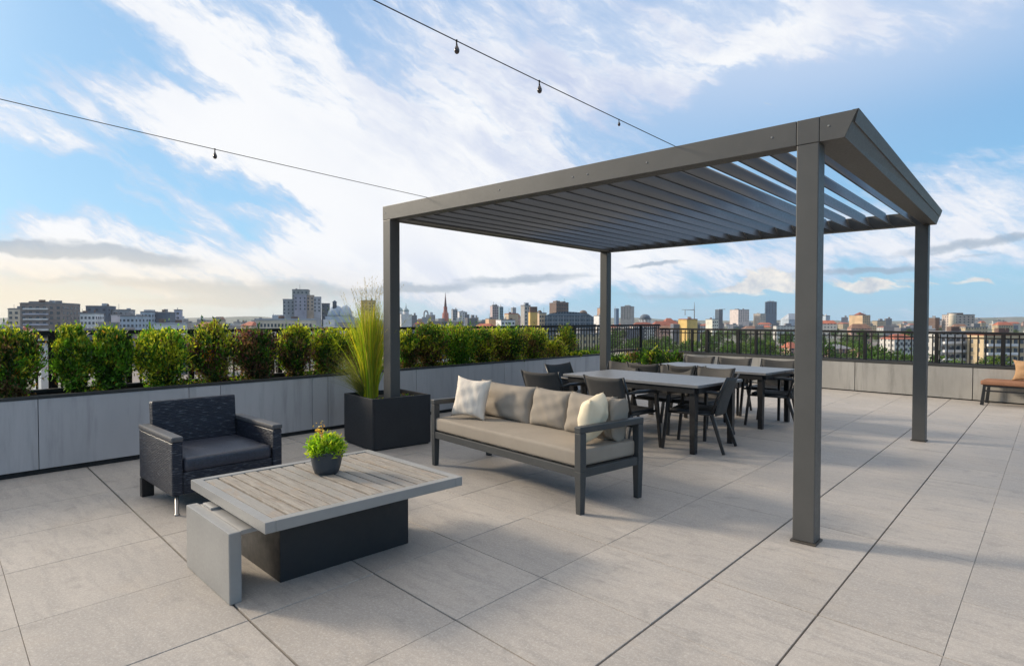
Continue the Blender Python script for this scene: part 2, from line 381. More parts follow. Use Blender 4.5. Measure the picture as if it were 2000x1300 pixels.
def planks():
    m, t, b = new_mat('weathered_planks')
    oc = t.node('ShaderNodeTexCoord').outputs['Object']
    at = t.node('ShaderNodeAttribute', attribute_name='plank_tone').outputs['Fac']
    off = t.node('ShaderNodeCombineXYZ', {0: t.math('MULTIPLY', at, 9.0), 1: 0.0, 2: at}).outputs[0]
    v = t.node('ShaderNodeVectorMath', {0: oc, 1: off}, operation='ADD').outputs[0]
    gr = t.noise(t.mapping(v, scale=(2.2, 30, 2)), 2.4, 6, .7, .6).outputs['Fac']
    fine = t.noise(t.mapping(v, scale=(5, 120, 2)), 2.0, 3, .6).outputs['Fac']
    c = t.mix(t.maprange(gr, .34, .68), (.17, .145, .12), (.37, .335, .29))
    c = t.mix(t.math('MULTIPLY', t.maprange(fine, .52, .7), .35), c, (.12, .10, .08))
    c = t.mix(t.maprange(at, 0, 1, 0, .7), c, (.25, .245, .235))
    br = t.noise(t.mapping(v, loc=(2, 5, 0), scale=(1.6, 5, 1)), 3.0, 5, .6, 1.0).outputs['Fac']
    c = t.mix(t.math('MULTIPLY', t.maprange(br, .5, .68, smooth=True), .4), c, (.30, .22, .155))
    t.l.new(c, b.inputs['Base Color']); b.inputs['Roughness'].default_value = .75
    bp = t.node('ShaderNodeBump', {'Strength': .7, 'Distance': .004, 'Height': t.math('ADD', gr, fine)}); t.l.new(bp.outputs[0], b.inputs['Normal']); return m
PLANK = planks()
POT = mat('slate_pot', (.05, .056, .064), .55, .1, 8, (1, 1, 1), .1, 80, .4)
PLANTERM = mat('planter_anthracite', (.026, .027, .030), .6, .15, 3, (1, 1, 1), .05, 130, .4)
SOIL = mat('soil', (.035, .028, .022), .95, .4, 25, (1, 1, 1), 1, 60)
SLING = mat('grey_sling', (.060, .057, .054), .7, .08, 6, (1, 1, 1), .35, 420, .3)
SEATBLK = mat('black_sling', (.022, .022, .023), .55, .1, 6, (1, 1, 1), .35, 420, .4)
CHAIRM = mat('black_chair_frame', (.016, .016, .017), .35, .1, 5, spec=.5)
TABLETOP = mat('grey_table_top', (.16, .16, .163), .38, .14, 3, (.6, 6, 1), .15, 60, .5)
TAN = mat('tan_seat_fabric', (.25, .125, .075), .85, .15, 5, (1, 1, 1), .3, 200, .2)
TANP = mat('tan_pillow_fabric', (.36, .22, .12), .9, .18, 9, (1, 1, 1), .3, 200, .15)
BARK = mat('bark', (.075, .055, .04), .9, .3, 20, (1, 1, .3), .8, 60)
BULBG = mat('smoked_bulb_glass', (.05, .035, .03), .15, .2, 9, spec=.6)
WHITE = mat('white_render', (.72, .71, .69), .8, .06, 3)

# ------------------------------------------------------------------ terrace floor
def shear(x, y): return y - .072*(x+2.2)
XL = [(-9.0, 0), (-7.75, .0), (-6.62, .0025), (-5.9, .0025), (-5.15, .0025), (-4.42, .0025), (-3.62, .0025), (-2.87, .0025), (-2.13, .0025), (-1.41, .009), (-.85, .0075),
      (-.34, .0006), (.34, .0004), (1.0, .0004), (1.7, .0004), (2.4, .0004), (3.1, 0)]
YL = [(-2.2, 0), (-1.45, .0025), (-.75, .0025), (-.05, .0025), (.44, .0012), (1.25, .010), (1.97, .008), (2.62, .0025), (3.29, .008), (3.98, .0025), (4.66, .0025), (5.35, .0025),
      (6.05, .0025), (6.75, .0025), (7.45, .0025), (8.15, .0025), (8.9, .0025), (9.6, .0025), (10.3, .0025), (11.0, .0025), (11.75, .0025), (12.5, .0025), (13.25, .0025), (14.6, 0)]
bm = BM(); tone = bm.faces.layers.float.new('paver_tone')
for i in range(len(XL)-1):
    for j in range(len(YL)-1):
        mg = lambda g_: g_/2+.0008 if g_ > .002 else g_/2+.0002
        x0, x1 = XL[i][0]+mg(XL[i][1]), XL[i+1][0]-mg(XL[i+1][1])
        y0, y1 = YL[j][0]+mg(YL[j][1]), YL[j+1][0]-mg(YL[j+1][1])
        e = .0012; top = 0.0 + random.uniform(-.0012, .0012); tn = random.random()
        def V(x, y, z): return bm.verts.new((x, shear(x, y), z))
        inner = [V(x0+e, y0+e, top), V(x1-e, y0+e, top), V(x1-e, y1-e, top), V(x0+e, y1-e, top)]
        mid = [V(x0, y0, top-.003), V(x1, y0, top-.003), V(x1, y1, top-.003), V(x0, y1, top-.003)]
        low = [V(x0, y0, -.03), V(x1, y0, -.03), V(x1, y1, -.03), V(x0, y1, -.03)]
        fs = [bm.faces.new(inner)]
        for k in range(4):
            fs.append(bm.faces.new((mid[k], mid[(k+1) % 4], inner[(k+1) % 4], inner[k]))); fs.append(bm.faces.new((low[k], low[(k+1) % 4], mid[(k+1) % 4], mid[k])))
        for f in fs: f[tone] = tn
tag(obj('terrace_floor', bm, PAVER), kind='structure')
bm = BM(); box2(bm, (-9.3, -4, -.8), (4, 16, -.022)); tag(obj('roof_slab', bm, DARK), kind='structure')

# ------------------------------------------------------------------ planter walls
def panel_wall(name, A, B, thick, h, joints, m, label, base=.05, cap=.03, gap=.006, basem=DARK):
    """clad wall from A to B (front face line), body behind it to the left of A->B; joints as distances"""
    A, B = Vector((*A, 0)), Vector((*B, 0)); L = (B-A).length; rz = math.atan2((B-A).y, (B-A).x)
    root = empty(name, A, rz, label, 'planter wall')
    bm = BM(); js = [0]+joints+[L]
    for a, b in zip(js, js[1:]): box2(bm, (a+gap/2, 0, base), (b-gap/2, .02, h-cap), .002, 1)
    obj('cladding', bm, m, root)
    bm = BM(); box2(bm, (0, .021, 0), (L, thick, h-cap-.12)); box2(bm, (.002, .021, h-cap-.121), (L-.002, .05, h-cap-.002)); box2(bm, (.002, thick-.05, h-cap-.121), (L-.002, thick, h-cap-.002))
    obj('core', bm, basem, root)
    bm = BM(); box2(bm, (-.005, -.006, h-cap), (L+.005, .055, h), .004); box2(bm, (-.005, thick-.05, h-cap), (L+.005, thick+.01, h), .004)
    obj('coping', bm, CAPM, root)
    return root
WALLX = -7.02
def onx(X, px):
    r = ray(px, 650); return r.y/r.x*X
jl = [onx(WALLX, p) for p in (72, 368, 430, 609, 640, 813, 985)]
# the wall runs along +Y; its body lies on the -X side
panel_wall('planter_wall', (WALLX, -2.5), (WALLX, 10.9), .66, .735, sorted([y+2.5 for y in jl]+[1.2, 12.6]), GREYWALL, 'long smooth grey panelled wall under the row of hedge shrubs')
bm = BM(); box2(bm, (-7.63, -2.49, .58), (-7.08, 10.88, .685)); tag(obj('soil', bm, SOIL), kind='stuff')
Y0, Y1 = shear(-7.4, 13.75)+0, shear(2.5, 13.75)
Rd = 13.62
def ry(x): return Rd - .10*(x+2.0)
panel_wall('parapet_wall', (-9.1, ry(-9.1)), (3.5, ry(3.5)), .5, .64, [1.9, 3.8, 6.12, 8.05, 9.9, 11.6], CONC, 'pale weathered concrete parapet wall with black coping behind the tan bench', .022, .05, .012)

# ------------------------------------------------------------------ railings
def railing(name, A, B, ztop, zbot, posts, pitch, label):
    A, B = Vector((*A, 0)), Vector((*B, 0)); L = (B-A).length; rz = math.atan2((B-A).y, (B-A).x)
    root = empty(name, (A.x, A.y, 0), rz, label, 'railing')
    bm = BM(); box2(bm, (0, -.03, ztop-.045), (L, .03, ztop), .006); obj('top_rail', bm, RAIL, root)
    bm = BM(); box2(bm, (0, -.012, ztop-.125), (L, .012, ztop-.10)); box2(bm, (0, -.014, zbot+.05), (L, .014, zbot+.085)); obj('cross_rail', bm, RAIL, root)
    n = int(L/pitch); bm = BM()
    for i in range(n):
        x = (i+.5)*L/n; box2(bm, (x-.010, -.008, zbot+.02), (x+.010, .008, ztop-.05))
    obj('picket', bm, RAIL, root)['kind'] = 'stuff'
    for x in posts:
        if 0 <= x <= L:
            bm = BM(); box2(bm, (x-.03, -.028, zbot-.3), (x+.03, .028, ztop-.046), .004); obj('post', bm, RAIL, root)
    return root
RX = -7.78
lp = [onx(RX, p) for p in (104, 250, 372, 545, 700, 840, 1000, 1120)]
railing('railing', (RX, -2.5), (RX, 14.46), 1.325, .62, [y+2.5 for y in lp]+[1.0, 14.4, 16.0], .105, 'black metal railing running behind the hedge shrubs')
def onr(px):
    """x where the column px meets the far railing line"""
    r = ray(px, 650); k = r.y/r.x  # y = k x ; ry(x)+.25 = k x
    return (Rd+.30-.2)/(k+.10)
a0 = Vector((-7.78, ry(-7.78)+.3, 0)); a1 = Vector((3.5, ry(3.5)+.3, 0))
pp = [(Vector((onr(p), ry(onr(p))+.3, 0))-a0).length for p in (1352, 1382, 1443, 1477, 1600, 1690, 1830, 1960)]
railing('railing', a0.xy, a1.xy, 1.225, .55, pp, .115, 'black metal railing above the concrete parapet at the far end of the terrace')

# ------------------------------------------------------------------ hedge shrubs
GREEN, YEL, DGREEN, BROWN, PURP, ORNG = (.105, .25, .022), (.43, .47, .04), (.038, .088, .018), (.20, .125, .06), (.17, .065, .075), (.62, .30, .04)
def shrub(name, c, rx, ry_, z0, z1, mix, n, label, cat='shrub', group=None, leaf=(.046, .02), trunk=True, nclump=70, tips=.5):
    root = empty(name, c, 0, label, cat, group)
    h = z1-z0; cl = []
    while len(cl) < nclump:
        q = rng.uniform(-1, 1, 3); r = np.linalg.norm(q[:3])
        if r > 1: continue
        if r < .45 and rng.random() < .7: continue
        zz = (q[2]+1)/2
        prof = .50+.56*math.sin(min(1, zz*1.15)*math.pi*.62)
        cl.append((q[0]*rx*prof, q[1]*ry_*prof, z0 + zz*h*1.0))
    cl = np.array(cl); k = n//nclump
    P, N, C, Ls = [], [], [], []
    pal = np.array([GREEN, YEL, DGREEN, BROWN, PURP, ORNG])
    ctr = np.array([0, 0, z0+h*.35])
    for q in cl:
        zz = (q[2]-z0)/h
        pr = np.array(mix, float).copy(); pr[1] *= .45+1.9*zz*tips*2*(zz > .4); pr[3] *= 2.6-2.3*zz; pr[4] *= 2.0-1.4*zz; pr[2] *= 1.6-.9*zz
        pr /= pr.sum(); ci = rng.choice(6, p=pr)
        s = rng.uniform(.6, 1.2)*min(rx, ry_, h*.6)*.25
        out = q-ctr; out = out/(np.linalg.norm(out)+1e-6)
        d = rng.normal(size=(k, 3))*s*np.array([1, 1, 1.25])
        P.append(q+d)
        N.append(out*.7+np.array([0, 0, .75])+rng.normal(size=(k, 3))*.55)
        cc = pal[ci]*rng.uniform(.45, 1.5)
        col = cc*rng.uniform(.6, 1.45, (k, 1))
        mixin = rng.random((k, 1)) < .22
        col = np.where(mixin, pal[rng.choice(6, size=k, p=np.array(mix)/sum(mix))]*rng.uniform(.7, 1.2, (k, 1)), col)
        C.append(col); Ls.append(leaf[0]*rng.uniform(.6, 1.5, k))
    P = np.concatenate(P); N = np.concatenate(N); C = np.concatenate(C); Ls = np.concatenate(Ls)
    P[:, 2] = np.where(P[:, 2] > z1, z1+(P[:, 2]-z1)*.45*(1+np.sin(P[:, 0]*23+P[:, 1]*31)), P[:, 2])
    ns = n//40      # stray shoots that stand out of the outline
    a_ = rng.uniform(0, 6.28, ns//8+1).repeat(8)[:ns]; hgt = rng.uniform(.55, 1.0, ns//8+1).repeat(8)[:ns]; kk = np.tile(np.arange(8), ns//8+1)[:ns]/8
    Q = np.stack([np.cos(a_)*rx*(.55+.25*kk), np.sin(a_)*ry_*(.6+.25*kk), z0+h*(hgt*.9+.16*kk)], 1)
    P = np.concatenate([P, Q+rng.normal(size=Q.shape)*.006]); N = np.concatenate([N, np.stack([np.cos(a_)*.4, np.sin(a_)*.4, np.ones(ns)], 1)+rng.normal(size=Q.shape)*.35])
    Ls = np.concatenate([Ls, np.full(ns, leaf[0]*.9)]); C = np.concatenate([C, np.array([GREEN, YEL])[rng.choice(2, ns)]*rng.uniform(.7, 1.2, (ns, 1))])
    leaves('crown', P, N, Ls, leaf[1]*rng.uniform(.7, 1.3, len(P)), C, LEAF, root)
    if trunk:
        bm = BM()
        tube(bm, [(0, 0, -.02), (.01, 0, z0+h*.25), (-.01, .01, z0+h*.7)], [.016, .012, .005], 6)
        for a in range(7):
            an = a*2.4; zt = z0+h*(.1+.08*a); tube(bm, [(0, 0, zt), (math.cos(an)*rx*.4, math.sin(an)*ry_*.4, zt+h*.14), (math.cos(an)*rx*.75, math.sin(an)*ry_*.75, zt+h*.3)], [.008, .005, .003], 5)
        obj('trunk', bm, BARK, root)
    return root
SX = -7.34; SZ = .685
# px from, px to, py top, colour mix (green, yellow, dark green, brown, purple, orange), label
HEDGE = [
 (-60, 80, 640, (.7, .25, .5, .75, 0, .02), 'bushy shrub cut by the picture edge, its lower half browned'),
 (98, 180, 630, (1.3, .4, .6, .08, 0, .02), 'tall bright green shrub just beyond the white pillar'),
 (172, 258, 632, (1.3, .3, .8, .1, 0, .03), 'broad deep green shrub merged with its neighbour near the white pillar'),
 (258, 370, 642, (1.0, .75, .5, .08, 0, .02), 'rounded yellow-green shrub standing above the dark armchair'),
 (370, 458, 628, (.6, .5, .75, .5, .35, .12), 'shrub with orange tinted tip and dull purple-brown lower half'),
 (458, 540, 640, (.12, .04, 1, .5, 1.0, 0), 'darkest shrub of the hedge, olive and purple leaves with pinkish base'),
 (543, 606, 633, (.7, .5, .55, .35, .06, 0), 'slim light green shrub with thin brown foot next to the dark purple one'),
 (606, 668, 638, (.7, .5, .6, .3, .03, 0), 'small yellow-green shrub with sparse foot left of the tall grass'),
 (668, 735, 640, (.3, .6, .5, .5, 0, 0), 'straw-green shrub half hidden behind the tall ornamental grass'),
 (776, 812, 640, (.6, .25, .7, .5, 0, 0), 'narrow brownish green shrub touching the rear of the pergola post'),
 (808, 864, 630, (.4, .22, .7, .75, 0, .05), 'brown-olive shrub with twiggy bare middle beyond the pergola post'),
 (862, 922, 634, (1.5, .5, .5, .05, 0, 0), 'fresh bright green shrub above the left end of the sofa'),
 (918, 958, 641, (.7, .5, .7, .3, 0, .05), 'narrow shrub with yellow top next to the fresh bright green one'),
 (954, 1016, 640, (.7, .35, .8, .35, 0, 0), 'dense mid green shrub above the back cushions of the sofa'),
 (1014, 1062, 638, (.6, .45, .6, .6, 0, 0), 'last full shrub of the hedge, green top over brown flanks'),
]
for i, (xa, xb, yt, mx, lb) in enumerate(HEDGE):
    ya, yb = onx(SX, xa), onx(SX, xb); yc = (ya+yb)/2
    dep = Vector((SX, yc, 0)).dot(FW); d = ray((xa+xb)/2, yt); zt = EYE + d.z*(SX/d.x)
    wy = min(.55, (yb-ya)/2*rng.uniform(.74, .86))
    shrub('hedge_shrub', (SX, yc, SZ), min(.30, max(.2, wy)), wy, .03, zt-SZ-.04, mx, int(8000+6000*min(1, wy/.4)), lb, 'shrub', 'shrubs in the long planter', leaf=(.040, .018), nclump=90, tips=.85)
for xa, xb, yt, mx, lb, sx_ in [(1062, 1098, 664, (.3, .8, .3, .5, 0, 0), 'low pale yellowish tuft at the end of the planter', -7.3), (1090, 1118, 636, (.7, .6, .5, .3, 0, 0), 'thin tall light green shrub alone before the black railing', -7.45),
                         (1098, 1140, 684, (.6, .7, .5, .2, 0, 0), 'low green clump of groundcover near the planter end', -7.25), (1138, 1172, 690, (.8, .3, .9, .1, 0, 0), 'lowest dark green clump at the very end of the planter', -7.3)]:
    ya, yb = onx(sx_, xa), onx(sx_, xb); yc = (ya+yb)/2; d = ray((xa+xb)/2, yt); zt = EYE + d.z*(sx_/d.x); wy = (yb-ya)/2*.8
    shrub('hedge_shrub', (sx_, min(yc, 10.7), SZ), min(.24, wy), wy, .0, max(.09, zt-SZ-.03), mx, 2200, lb, 'shrub', 'shrubs in the long planter', leaf=(.05, .02), nclump=34)
# low clumps that fill the planter between the stems
P = np.stack([rng.uniform(-7.58, -7.08, 5200), rng.uniform(-.5, 10.8, 5200), SZ+rng.gamma(2, .022, 5200)], 1)
keep = np.sin(P[:, 1]*3.1)+np.sin(P[:, 1]*7.7+1) > -.1; P = P[keep]
C = np.array([GREEN, DGREEN, YEL, BROWN])[rng.choice(4, len(P), p=[.4, .3, .15, .15])]*rng.uniform(.6, 1.4, (len(P), 1))
tag(leaves('ground_cover', P, rng.normal(size=P.shape)*.6+np.array([.3, 0, .8]), .05*rng.uniform(.6, 1.4, len(P)), .014, C, LEAF), 'low green ground cover between the stems of the hedge', 'ground cover', kind='stuff')
# raised bed with low shrubs beyond the dining tables
for i, (xa, xb, yt) in enumerate([(1196, 1232, 696), (1228, 1266, 690), (1258, 1300, 684), (1296, 1335, 690)]):
    Yb = 13.25; ra, rb = ray(xa, 650), ray(xb, 650); xx = (ra.x/ra.y+rb.x/rb.y)/2*Yb; wx = (rb.x/rb.y-ra.x/ra.y)/2*Yb
    d = ray((xa+xb)/2, yt); zt = EYE+d.z*Yb/d.y
    lb = ['low dark green bush right behind the far pergola post', 'low spreading bush second from the far pergola post, over the dining chairs', 'tallest low bush of the row over the dining chairs', 'low bush at the parapet end of the row over the dining chairs'][i]
    shrub('low_shrub', (xx, Yb, 0), wx*1.0, .35, .1, zt, (.5, .05, 1.4, .15, 0, 0), 3600, lb, 'shrub', 'low bushes before the parapet', leaf=(.07, .035), nclump=40)

# white pillar of the neighbouring roof seen through the hedge gap
pl = on_z(87, 770, .2); r = ray(87, 650); pos = Vector((r.x, r.y, 0))*(9.4/-r.x)
root = empty('white_pillar', (pos.x, pos.y, -.8), R(10), 'white rendered pillar just beyond the railing in the first hedge gap', 'pillar')
bm = BM(); box2(bm, (-.10, -.09, 0), (.13, .09, 2.02), .006); obj('shaft', bm, WHITE, root)
bm = BM(); box2(bm, (-.2, -.14, 2.021), (.2, .14, 2.07), .006); obj('cap', bm, CAPM, root)

# ------------------------------------------------------------------ pergola
PX1, PX0, PY0, PY1, ZB, ZT, PW = -1.13, -5.715, 4.153, 8.70, 2.571, 2.728, .134
root = empty('pergola', ((PX0+PX1)/2, (PY0+PY1)/2, 0), 0, 'grey metal pergola with louvred roof standing over the dining tables', 'pergola')
o0 = Vector(root.location)
def rel(p): return tuple(Vector(p)-o0)
def rb2(bm, a, b, bev=.004): return box2(bm, rel(a), rel(b), bev)
for x0, y0 in ((PX1-PW, PY0), (PX0, PY0), (PX1-PW, PY1-PW), (PX0, PY1-PW)):
    bm = BM(); rb2(bm, (x0, y0, 0.012), (x0+PW, y0+PW, ZB-.001), .006)
    po = obj('post', bm, STEEL, root)
    bm = BM(); rb2(bm, (x0-.012, y0-.012, 0), (x0+PW+.012, y0+PW+.012, .0115), .002); obj('base_plate', bm, mat('base_plate_metal', (.06, .05, .04), .6, .4, 30), po)
XR = -.915; XRB = -.985; XF = -1.02; XFB = -1.07; XI = -1.185
bm = BM(); rb2(bm, (PX0-.001, PY0-.002, ZB), (PX1-PW-.002, PY0+PW, ZT)); rb2(bm, (PX1-PW+.001, PY0-.003, ZB), (PX1+.001, PY0+PW, ZT))
# mitred end piece whose edge leans out to the sloped fascia
def prism(bm, lo, hi, z0, z1):
    a = [bm.verts.new(rel((x, y, z0))) for x, y in lo]; b = [bm.verts.new(rel((x, y, z1))) for x, y in hi]; n = len(a)
    bm.faces.new(a[::-1]); bm.faces.new(b)
    for k in range(n): bm.faces.new((a[k], a[(k+1) % n], b[(k+1) % n], b[k]))
prism(bm, [(PX1+.004, PY0-.003), (XRB, PY0-.003), (XRB-.10, PY0+PW), (PX1+.004, PY0+PW)], [(PX1+.004, PY0-.003), (XR, PY0-.003), (XR-.13, PY0+PW), (PX1+.004, PY0+PW)], ZB, ZT)
fb = obj('front_beam', bm, STEEL, root)
for sx_ in (-1.075, -1.42, -2.35, -2.9, -3.05, -3.9, -5.67):
    bm = BM(); M = Matrix.Translation(rel((sx_, PY0-.0045, ZB+.085+.01*math.sin(sx_*9)))) @ Matrix.Rotation(R(90), 4, 'X')
    bmesh.ops.create_cone(bm, segments=10, radius1=.007, radius2=.005, depth=.004, cap_ends=True, matrix=M); obj('screw', bm, TFRAME, fb)
bm = BM()
prism(bm, [(XRB+.001, PY0+.002), (XFB, PY1), (XI, PY1-.0), (XI, PY0+PW+.001), (XRB-.10, PY0+PW+.001)], [(XR, PY0+.002), (XF, PY1), (XI, PY1), (XI, PY0+PW+.001), (XR-.13, PY0+PW+.001)], ZB+.002, ZT-.002)
obj('side_beam', bm, STEEL, root)
bm = BM(); prism(bm, [(XR-.020, PY0+.03), (XF-.016, PY1-.002), (XF-.05, PY1-.002), (XR-.05, PY0+.03)], [(XR+.006, PY0+.004), (XF+.006, PY1-.002), (XF-.03, PY1-.002), (XR-.03, PY0+.004)], ZB+.09, ZT+.004)
obj('fascia_trim', bm, STEEL, root)
bm = BM(); rb2(bm, (PX0, PY0+PW+.001, ZB+.002), (PX0+PW, PY1-.001, ZT-.002)); obj('side_beam', bm, STEEL, root)
bm = BM(); rb2(bm, (PX0+PW+.001, PY1-PW, ZB), (XI-.001, PY1-.002, ZT-.001)); obj('back_beam', bm, STEEL, root)
# gutter ledge inside the left beam
bm = BM(); rb2(bm, (PX0+PW+.001, PY0+PW+.001, ZB+.004), (PX0+PW+.05, PY1-PW-.001, ZB+.02)); obj('gutter', bm, TFRAME, root)
nb = 20; xa, xb = PX0+PW+.10, XI-.115
for i in range(nb):
    x = xa+(xb-xa)*i/(nb-1); tl = R(60.5)+R(random.uniform(-2.5, 2.5)); wd = .20; zc = ZB+.085
    prof = []
    for s in range(9):
        a = s/8-.5; cam_ = .020*(1-(2*a)**2); prof.append((a*wd, cam_+.008*(1-abs(2*a)**3)))
    for s in range(8, -1, -1):
        a = s/8-.5; cam_ = .020*(1-(2*a)**2); prof.append((a*wd, cam_-.008*(1-abs(2*a)**3)-.0015))
    bm = BM(); rings = []
    for y in (PY0+PW+.012, PY1-PW-.012):
        rings.append([bm.verts.new(rel((x - a*math.cos(tl) - b*math.sin(tl), y, zc + a*math.sin(tl) - b*math.cos(tl)))) for a, b in prof])
    n = len(prof)
    for k in range(n): bm.faces.new((rings[0][k], rings[0][(k+1) % n], rings[1][(k+1) % n], rings[1][k])).smooth = True
    bm.faces.new(rings[0][::-1]); bm.faces.new(rings[1])
    obj('louvre_blade', bm, BLADEM, root)

# ------------------------------------------------------------------ string lights
def att(px, py):
    r = ray(px, py); t_ = (PY0+.04)/r.y; return Vector((r.x*t_, PY0+.05, ZT+.004))
def string(att_, far, pxs, length, label):
    root = empty('string_light', att_, 0, label, 'string light', 'string lights tied to the pergola')
    wd = (far-att_).normalized()
    pts = [wd*(length*i/24) + Vector((0, 0, -.025*math.sin(math.pi*i/24))) for i in range(25)]
    bm = BM(); tube(bm, pts, .003, 6); obj('cable', bm, RAIL, root)
    for px, py, kk in pxs:
        r = ray(px, py).normalized(); w0 = att_-Vector((0, 0, EYE))
        b, d, e = wd.dot(r), wd.dot(w0), r.dot(w0)
        s = max(.05, min(length, (b*e-d)/(1-b*b)))
        f = s/length*24; i = min(23, int(f)); p = pts[i].lerp(pts[i+1], f-i)
        bm = BM(); tube(bm, [p+Vector((0, 0, .006*kk)), p+Vector((0, 0, -.012*kk)), p+Vector((.002, 0, -.03*kk))], [.007*kk, .004*kk, .006*kk], 8)
        sk = obj('socket', bm, RAIL, root)
        bm = BM(); lathe(bm, [(r_*kk, z_*kk) for r_, z_ in ((.006, -.029), (.010, -.037), (.016, -.052), (.0165, -.062), (.012, -.074), (.004, -.079))], 14, p+Vector((.002, 0, 0))); obj('bulb', bm, BULBG, sk)
    return root
def far_pt(px, py, t_): return Vector((0, 0, EYE)) + ray(px, py).normalized()*t_
string(att(1322, 278), far_pt(752, 0, 3.05), [(890, 75, .8), (1052, 155, .85), (1213, 222, .55)], 5.4, 'string light cable hung with three dark bulbs, crossing the upper sky')
string(att(838, 384), far_pt(90, 208, 5.6), [(420, 283, 1.0)], 6.5, 'string light cable with a single dark bulb, lower in the sky')

# ------------------------------------------------------------------ armchair
ac = empty('armchair', (-5.16, 2.03, 0), R(-2.0), 'dark navy woven armchair with grey seat cushion against the grey wall', 'armchair')
W2, FX, BX = .415, .40, -.42
for s in (-1, 1):
    bm = BM(); y0, y1 = sorted((s*W2, s*(W2-.075)))
    box2(bm, (BX, y0, .15 if True else 0), (FX, y1, .545), .012)
    arm = obj('arm_panel', bm, WICKER, ac)
    bm = BM(); box2(bm, (BX-.004, y0-.004, .546), (FX+.006, y1+.004, .585), .012); obj('arm_cap', bm, mat('arm_cap_weave', (.075, .075, .08), .5, .2, 30, (1, 1, 1), .5, 90), arm)
bm = BM(); box(bm, (BX+.045, 0, .46), (.085, 2*W2-.155, .62), Matrix.Rotation(R(-4), 4, 'Y'), .018); obj('backrest', bm, WICKER, ac)
bm = BM(); box2(bm, (FX-.07, -W2+.078, .15), (FX-.012, W2-.078, .315), .008); obj('seat_apron', bm, WICKER, ac)
bm = BM(); box2(bm, (BX+.02, -W2+.078, .15), (BX+.06, W2-.078, .3), .004); obj('seat_apron', bm, WICKER, ac)
bm = BM(); rounded_slab(bm, (.045, 0, .365), (.70, 2*W2-.165, .11), .035, 4, .02); obj('seat_cushion', bm, SEATW, ac, True)
for x, y, chrome in ((FX-.03, -W2+.04, 1), (FX-.03, W2-.04, 1), (BX+.06, -W2+.038, 0), (BX+.06, W2-.038, 0)):
    bm = BM()
    if chrome: tube(bm, [(x, y, .0), (x, y, .012), (x, y, .0121), (x, y, .155)], [.018, .018, .013, .013], 10); obj('leg', bm, CHROME, ac)
    else: bar(bm, (x, y, 0), (x, y, .151), .09, .06); obj('leg', bm, CHAIRM, ac)

# ------------------------------------------------------------------ coffee table and its pot
CT = Vector((-3.41, 2.05, 0)); CR = R(-3.4)
ct = empty('coffee_table', CT, CR, 'low coffee table with weathered plank top over a black box base', 'coffee table')
hx, hy, z0, z1 = .565, .632, .388, .445
bm = BM(); fw_ = .055
box2(bm, (-hx, -hy, z0), (hx, -hy+fw_, z1), .003); box2(bm, (-hx, hy-fw_, z0), (hx, hy, z1), .003)
box2(bm, (-hx, -hy+fw_+.0005, z0), (-hx+fw_, hy-fw_-.0005, z1), .003); box2(bm, (hx-fw_, -hy+fw_+.0005, z0), (hx, hy-fw_-.0005, z1), .003)
box2(bm, (-hx+fw_+.001, -hy+fw_+.001, z0+.004), (hx-fw_-.001, hy-fw_-.001, z0+.018))
obj('top_frame', bm, TFRAME, ct)
bm = BM(); tn = bm.faces.layers.float.new('plank_tone'); n = 14; x0, x1 = -hx+fw_+.004, hx-fw_-.004; yy = -hy+fw_+.003; step = (2*hy-2*fw_-.006)/n
for i in range(n):
    a, b = yy+i*step+.0062, yy+(i+1)*step-.0062; f0 = set(bm.faces)
    box2(bm, (x0+random.uniform(0, .004), a, z0+.02), (x1-random.uniform(0, .004), b, z1-.004+random.uniform(-.002, .0025)), .0035)
    v = random.random()
    for f in set(bm.faces)-f0: f[tn] = v
obj('planks', bm, PLANK, ct)
bm = BM(); box2(bm, (-.31, -.735, 0), (.37, -.672, .366), .008); obj('side_panel', bm, TFRAME, ct)
bm = BM(); box2(bm, (-.29, -.6715, .335), (.335, -.44, .358), .003); box2(bm, (-.26, -.66, .3585), (-.12, -.58, .372), .003); obj('slide_plate', bm, mat('pale_plate', (.32, .315, .305), .4, .1, 5), ct)
bm = BM(); box2(bm, (-.30, -.437, 0), (.287, .41, .372), .003); obj('base_box', bm, BLACKM, ct)
bm = BM(); box2(bm, (.288, .06, .352), (.306, .37, .371), .003); box2(bm, (-.25, -.40, .3725), (.25, .38, .3875), .002); obj('slide_rail', bm, TFRAME, ct)
pp_ = on_z(638, 922, .445)
fp = empty('flower_pot', (pp_.x, pp_.y, .4425), 0, 'small slate grey pot of bright lime plants on the plank table', 'potted plant')
bm = BM(); lathe(bm, [(.062, 0), (.075, .004), (.088, .04), (.098, .09), (.104, .135), (.106, .14), (.106, .148), (.099, .148), (.097, .13), (.03, .128)], 32); obj('pot', bm, POT, fp)
bm = BM(); lathe(bm, [(.096, .127), (.05, .131), (.004, .134)], 20); obj('soil', bm, SOIL, fp)
P, N, C, L_ = [], [], [], []
for i in range(60):
    th, ph = rng.uniform(0, 6.28), math.acos(rng.uniform(.0, 1)); rr = rng.uniform(.75, 1.0)
    q = np.array([math.sin(ph)*math.cos(th)*.118*rr, math.sin(ph)*math.sin(th)*.118*rr, .145+math.cos(ph)*.10*rr])
    k = 26; d = rng.normal(size=(k, 3))*.018
    P.append(q+d); out = q-np.array([0, 0, .12]); out = out/np.linalg.norm(out); N.append(out+rng.normal(size=(k, 3))*.55+[0, 0, .2])
    b = np.array([(.36, .56, .03), (.22, .42, .025), (.52, .60, .06), (.12, .26, .03)][rng.choice(4, p=[.4, .25, .2, .15])])
    C.append(b*rng.uniform(.7, 1.3, (k, 1))); L_.append(.034*rng.uniform(.6, 1.3, k))
leaves('foliage', np.concatenate(P), np.concatenate(N), np.concatenate(L_), .013, np.concatenate(C), LEAF, fp)
